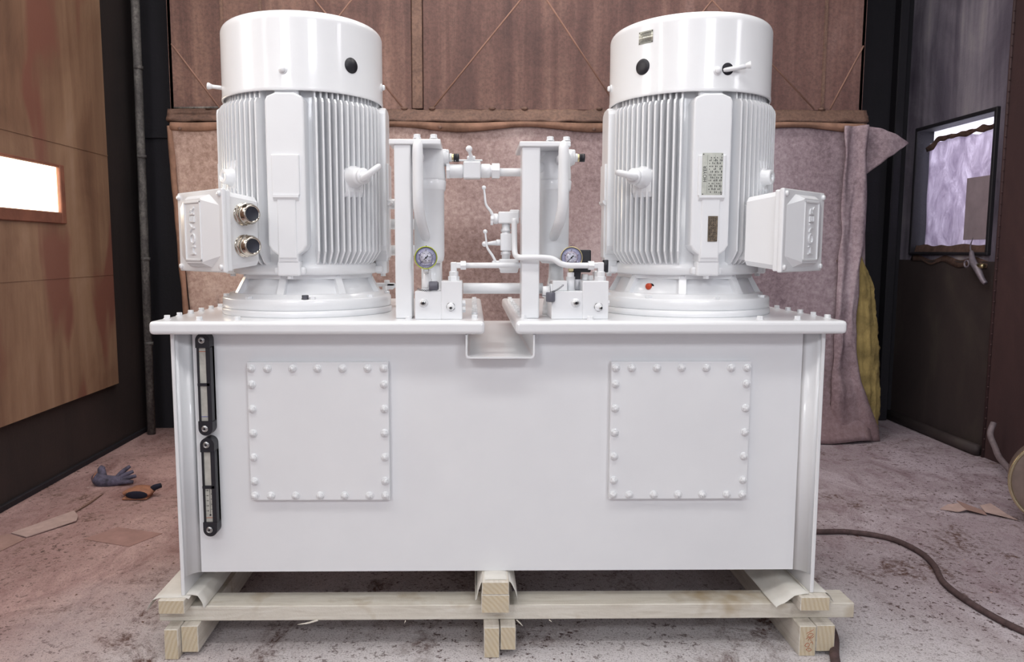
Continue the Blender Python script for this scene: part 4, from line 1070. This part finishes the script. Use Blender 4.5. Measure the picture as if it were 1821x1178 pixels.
# pencil scribble on the right plank end
sp = next(o for o in COL.objects if o.get('label', '').startswith('upright plank at the right end'))
mb = MB()
def stroke(pts): mb.tube([(1.001 + a * .001, 2.1195, .0 + b * .001) for a, b in pts], .0007, 5, res=4)
stroke([(-4, 26), (6, 32), (16, 38)]); stroke([(-2, 18), (8, 16), (16, 24), (6, 26), (0, 20)]); stroke([(-6, 8), (2, 14), (12, 12), (18, 18)]); stroke([(2, 4), (6, 12), (10, 2)])
stroke([(-8, -12), (-2, -4), (6, -8), (2, -16), (-6, -14), (-8, -12)]); stroke([(-4, -24), (6, -20), (12, -26), (4, -30), (-4, -24)]); stroke([(8, -4), (14, 0), (16, -8)])
mb.build('pencil_scribble', M['inkred'], sp)

# paper wraps
def papr(fn, nu, nv, th, label):
    mb = MB(); mb.sheet(fn, nu, nv, th); o = rebase(mb.build('wrapping_paper', M['paper'])); tag(o, label, 'paper', 'paper strips over the timbers')
def pw(path, y0, y1, wave=.004, seed=0):
    P = [Vector((a, 0, b)) for a, b in path]
    L = [0]
    for a, b in zip(P, P[1:]): L.append(L[-1] + (b - a).length)
    def fn(u, v):
        s = u * L[-1]; i = max(k for k in range(len(P) - 1) if L[k] <= s + 1e-9); t = (s - L[i]) / (L[i + 1] - L[i])
        p = P[i].lerp(P[i + 1], t); y = y0 + (y1 - y0) * v
        e = max(0, abs(u - .5) * 2 - .45)
        return (p.x + wave * e * noise.noise((u * 5, y * 6, seed)), y + .02 * e * noise.noise((u * 3, seed, v)), p.z + wave * e * 2 * noise.noise((u * 4, y * 5, seed + 5)))
    return fn
papr(pw([(-.972, .100), (-.965, .118), (-.952, .132), (-.932, .1392), (-.853, .1393), (-.846, .137)], 2.135, 3.1, .008, 1), 30, 30, (0, 0, .0012), 'white paper strip with curled edge over the left batten, outer side')
papr(pw([(-.866, .1400), (-.846, .142), (-.824, .138), (-.812, .118), (-.806, .098)], 2.15, 3.1, .006, 3), 30, 24, (0, 0, .0014), 'white paper strip bulging down the inner side of the left batten')
papr(pw([(.008, .140), (.006, .128), (.011, .132), (.016, .160), (.024, .184), (.036, .1932), (.070, .1936), (.096, .1932), (.112, .184), (.124, .160), (.131, .138), (.134, .118)], 2.13, 3.1, .004, 5), 60, 24, (0, 0, .0013), 'white folded paper draped over the middle batten below the tank')
papr(pw([(.908, .0985), (.918, .104), (.94, .118), (.962, .136), (.980, .1400), (1.005, .1400)], 2.135, 3.1, .006, 7), 40, 24, (0, 0, .0013), 'white paper sheet hanging down the inner side of the right batten')
papr(pw([(1.008, .1402), (1.04, .1402), (1.066, .139), (1.078, .128), (1.090, .106)], 2.15, 3.0, .006, 9), 30, 24, (0, 0, .0013), 'white paper strip on the outer side of the right batten')
# splinter sticking down from the beam
mb = MB(); mb.tube([(-.47, 2.166, .052), (-.50, 2.160, .046), (-.53, 2.155, .044)], [.003, .0025, .0005], 6); mb.tube([(.131, 2.165, .050), (.142, 2.16, .042), (.150, 2.158, .034)], [.002, .002, .0005], 6); mb.tube([(-.205, 2.165, .050), (-.208, 2.16, .044)], [.002, .0006], 6); mb.tube([(.23, 2.165, .050), (.238, 2.16, .046)], [.002, .0006], 6)
fb = next(o for o in COL.objects if o.get('label', '').startswith('long pale wooden beam')); mb.build('splinter', M['timber_x'], fb)

# ================================================================== THINGS ON THE FLOOR
G = FL
def flat(name, label, cat, poly, z, th, mat, amp=.002):
    mb = MB(); n = len(poly); cx = sum(p[0] for p in poly) / n; cy = sum(p[1] for p in poly) / n
    b = bmesh.new(); vs = [b.verts.new((x, y, z + (hz if len(q) > 2 else 0))) for q in [p for p in poly] for x, y, hz in [(q[0], q[1], q[2] if len(q) > 2 else 0)]]
    f = b.faces.new(vs); bmesh.ops.triangulate(b, faces=[f]); bmesh.ops.subdivide_edges(b, edges=list(b.edges), cuts=3, use_grid_fill=True)
    for v in b.verts: v.co.z += amp * (1 + noise.noise(v.co * 14))
    r = bmesh.ops.extrude_face_region(b, geom=list(b.faces)); bmesh.ops.translate(b, verts=[e for e in r['geom'] if isinstance(e, bmesh.types.BMVert)], vec=(0, 0, th))
    mb.merge(b); o = rebase(mb.build(name, mat)); tag(o, label, cat); return o
flat('cardboard_sheet', 'pale dusty flat cardboard sheet on the floor near the left wall', 'cardboard', [(-1.985, 3.125), (-1.89, 3.075, .002), (-1.774, 3.256, .006), (-1.80, 3.32, .004), (-1.86, 3.40)], G, .004, M['card_pale'], .001)
flat('cardboard_sheet', 'dusty brown cardboard corner on the floor at the left picture edge', 'cardboard', [(-1.91, 2.925), (-1.885, 3.06), (-1.99, 3.115), (-2.1, 3.05), (-2.1, 2.8)], G, .003, M['card'], .001)
flat('floor_plate', 'dark square patch of sheet lying on the floor left of the tank', 'sheet', [(-1.64, 3.058), (-1.412, 2.975), (-1.335, 3.118), (-1.565, 3.195)], G, .002, M['patch'], .0004)
mb = MB(); mb.tube([(-1.845, 3.645, G + .004), (-1.84, 3.50, G + .006), (-1.845, 3.39, G + .004)], [.002, .005, .002], 8); tag(rebase(mb.build('wooden_sliver', M['hoodedge'])), 'thin brown sliver on the floor between cardboard and cloth', 'sliver')
flat('paper_scrap', 'curled torn strip of pale paper on the floor right of the tank, left piece', 'paper', [(2.19, 3.38), (2.245, 3.33, .004), (2.285, 3.335, .012), (2.29, 3.40, .02), (2.25, 3.42, .008)], G, .003, M['card_pale'], .002)
flat('paper_scrap', 'greenish brown bent scrap in the middle of the torn paper strip', 'paper', [(2.285, 3.335, .012), (2.35, 3.29, .002), (2.365, 3.34, .006), (2.30, 3.43, .022)], G + .001, .003, M['card'], .002)
flat('paper_scrap', 'pointed white scrap of torn paper nearest the round metal drum', 'paper', [(2.355, 3.31, .01), (2.45, 3.235, .002), (2.44, 3.29, .008), (2.42, 3.37, .03), (2.37, 3.37, .02)], G, .003, M['card_pale'], .002)

def glove(label, base, mat, cuffmat, parts):
    g = thing('work_glove', label, 'glove', (base[0], base[1], G), 'dropped work gloves')
    parts(g, base, mat, cuffmat)
def glove_grey(g, b, mat, cm):
    x, y = b
    mb = MB(); mb.tube([(x - .095, y + .01, G + .035), (x - .070, y - .01, G + .028), (x - .02, y - .01, G + .022), (x + .035, y, G + .024)], [.030, .034, .030, .024], 14); mb.tube([(x - .06, y, G + .045), (x - .075, y + .02, G + .075), (x - .068, y + .025, G + .09)], [.02, .02, .012], 12); mb.build('palm', mat, g)
    for k, (dx, dy, dz, ex, ey, ez) in enumerate(((.0, .02, .03, .06, .05, .085), (.02, .01, .03, .085, .03, .062), (.03, 0, .022, .105, .015, .042), (.03, -.015, .016, .10, -.01, .018))):
        mb = MB(); mb.tube([(x + dx, y + dy, G + dz), (x + (dx + ex) / 2, y + (dy + ey) / 2 - .005, G + (dz + ez) / 2 + .004), (x + ex, y + ey, G + ez)], [.013, .0125, .008], 10); mb.build('finger', mat, g)
    mb = MB(); mb.torus((x - .098, y, G + .036), .024, .006, (0, 1, 0), (.2, 0, 1), 20, 8); mb.build('cuff', cm, g)
def glove_tan(g, b, mat, cm):
    x, y = b
    mb = MB(); mb.T = Matrix.Translation((x, y, G + .028)) @ Matrix.Diagonal((1.5, 1.0, .62, 1)); mb.lathe([(.0, .05), (.030, .048), (.040, .03), (.043, 0), (.042, -.03), (.036, -.031), (.036, .02), (0, .03)], (0, 0, 0), '-y', 24) 
    mb.T = Matrix.Identity(4); mb.box(x - .07, x + .05, y - .05, y + .035, G + .001, G + .012, .004, 1); mb.build('palm', mat, g)
    mb = MB(); mb.T = Matrix.Translation((x + .004, y - .0505, G + .028)) @ Matrix.Diagonal((1.5, .2, .55, 1)); mb.sphere((0, 0, 0), .036); mb.build('dark_opening', cm, g)
    for dx, dy, l in ((-.06, .02, .03), (-.05, .045, .03)):
        mb = MB(); mb.tube([(x + dx + .03, y + dy, G + .03), (x + dx, y + dy, G + .025), (x + dx - l, y + dy - .01, G + .014)], [.016, .015, .009], 10); mb.build('finger', mat, g)
    mb = MB(); mb.tube([(x + .045, y + .02, G + .03), (x + .065, y + .015, G + .045), (x + .095, y + .02, G + .054)], [.014, .015, .012], 10); mb.build('thumb', cm, g)
glove('crumpled blue grey cloth work glove on the floor near the left wall', (-1.86, 3.80), M['felt_grey'], M['felt_tan'], glove_grey)
glove('tan leather work glove with dark open cuff on the floor beside the grey glove', (-1.64, 3.60), M['felt_tan'], M['darkcloth'], glove_tan)

# cable over the floor
r_ = .011
mb = MB(); mb.tube([(1.12, 3.10, G + r_), (1.30, 3.095, G + r_), (1.467, 3.085, G + r_), (1.611, 3.081, G + r_), (1.742, 3.01, G + r_), (1.785, 2.876, G + r_), (1.767, 2.742, G + r_), (1.712, 2.60, G + r_), (1.700, 2.48, G + r_), (1.712, 2.346, G + r_), (1.744, 2.237, G + r_), (1.83, 2.05, G + r_), (2.0, 1.85, G + r_)], r_, 12, res=8)
tag(rebase(mb.build('floor_cable', M['cable'])), 'long dusty brown cable snaking over the floor right of the tank', 'cable')
mb = MB(); mb.tube([(1.00, 1.85, G + .013), (1.062, 2.07, G + .013), (1.118, 2.19, G + .016), (1.150, 2.28, G + .014)], [.013, .014, .013, .009], 10); tag(rebase(mb.build('rope_end', M['cable'])), 'short thick dusty rope end on the floor beside the right timber pair', 'rope')
# round metal drum at the right edge
dr = thing('metal_drum', 'round tan metal drum with bright rim standing on the floor at the right edge', 'drum', (2.556, 3.12, G))
TD = Matrix.Translation((2.556, 3.12, G + .203)) @ Matrix.Rotation(math.radians(-30), 4, 'Z')
mb = MB(TD); mb.lathe([(0, 0), (.15, .001), (.185, .006), (.192, .002), (.192, -.10), (.18, -.11), (0, -.11)], (0, 0, 0), '-y', 64); mb.build('body', M['drum'], dr)
mb = MB(TD); mb.torus((0, -.002, 0), .194, .008, (1, 0, 0), (0, 0, 1), 72, 10); mb.build('rim', M['drumrim'], dr)
# grey hose from the wall to the drum
mb = MB(); mb.tube([(2.93, 4.10, .20), (2.90, 4.08, .14), (2.89, 4.02, .08), (2.84, 3.90, .045), (2.73, 3.60, .03), (2.66, 3.36, .08)], .016, 12, res=8); tag(rebase(mb.build('grey_hose', M['ghose'])), 'stiff pale grey hose curving off the right wall down to the drum', 'hose')
# air tool hanging on the right wall
ag = thing('air_gun', 'small grey air gun hanging on the right wall below the window', 'tool', (2.98, 4.36, 1.0))
mb = MB(); mb.tube([(2.985, 4.47, 1.16), (2.97, 4.43, 1.10), (2.965, 4.38, 1.06), (2.968, 4.335, 1.00), (2.972, 4.31, .975)], [.010, .020, .020, .015, .013], 12); mb.torus((2.965, 4.475, 1.085), .020, .006, (0, 1, 0), (0, 0, 1), 20, 8); mb.build('body', M['gun'], ag)
mb = MB(); mb.tube([(2.985, 4.47, 1.15), (2.98, 4.475, 1.19), (2.975, 4.45, 1.24)], [.005, .004, .002], 8); mb.build('hook', M['gun'], ag)
mb = MB(); mb.cyl((2.97, 4.40, 1.075), .014, .07, '-y', 14, .002); mb.build('brass_nipple', M['brass'], ag)
# crumbs and chips of dirt: more than anyone could count
mb = MB(); rnd = random.Random(3)
for i in range(420):
    x = rnd.uniform(-2.0, 2.6); y = rnd.uniform(1.7, 4.6)
    if -1.0 < x < 1.2 and 2.1 < y < 3.2: continue
    s = rnd.uniform(.002, .006) * (1.6 if rnd.random() < .08 else 1); a = rnd.uniform(0, PI)
    dx, dy = s * math.cos(a), s * math.sin(a)
    mb.mi = rnd.choice((0, 0, 1))
    mb._add([(x - dx, y - dy, G), (x + dy, y - dx, G), (x + dx * 1.6, y + dy, G), (x, y, G + s * .8)], [(0, 1, 3), (1, 2, 3), (2, 0, 3), (0, 2, 1)])
o = mb.build('floor_grit', [M['hoodedge'], M['card_pale']]); o['kind'] = 'stuff'; tag(o, 'loose crumbs and chips of dirt scattered over the concrete floor', 'grit')
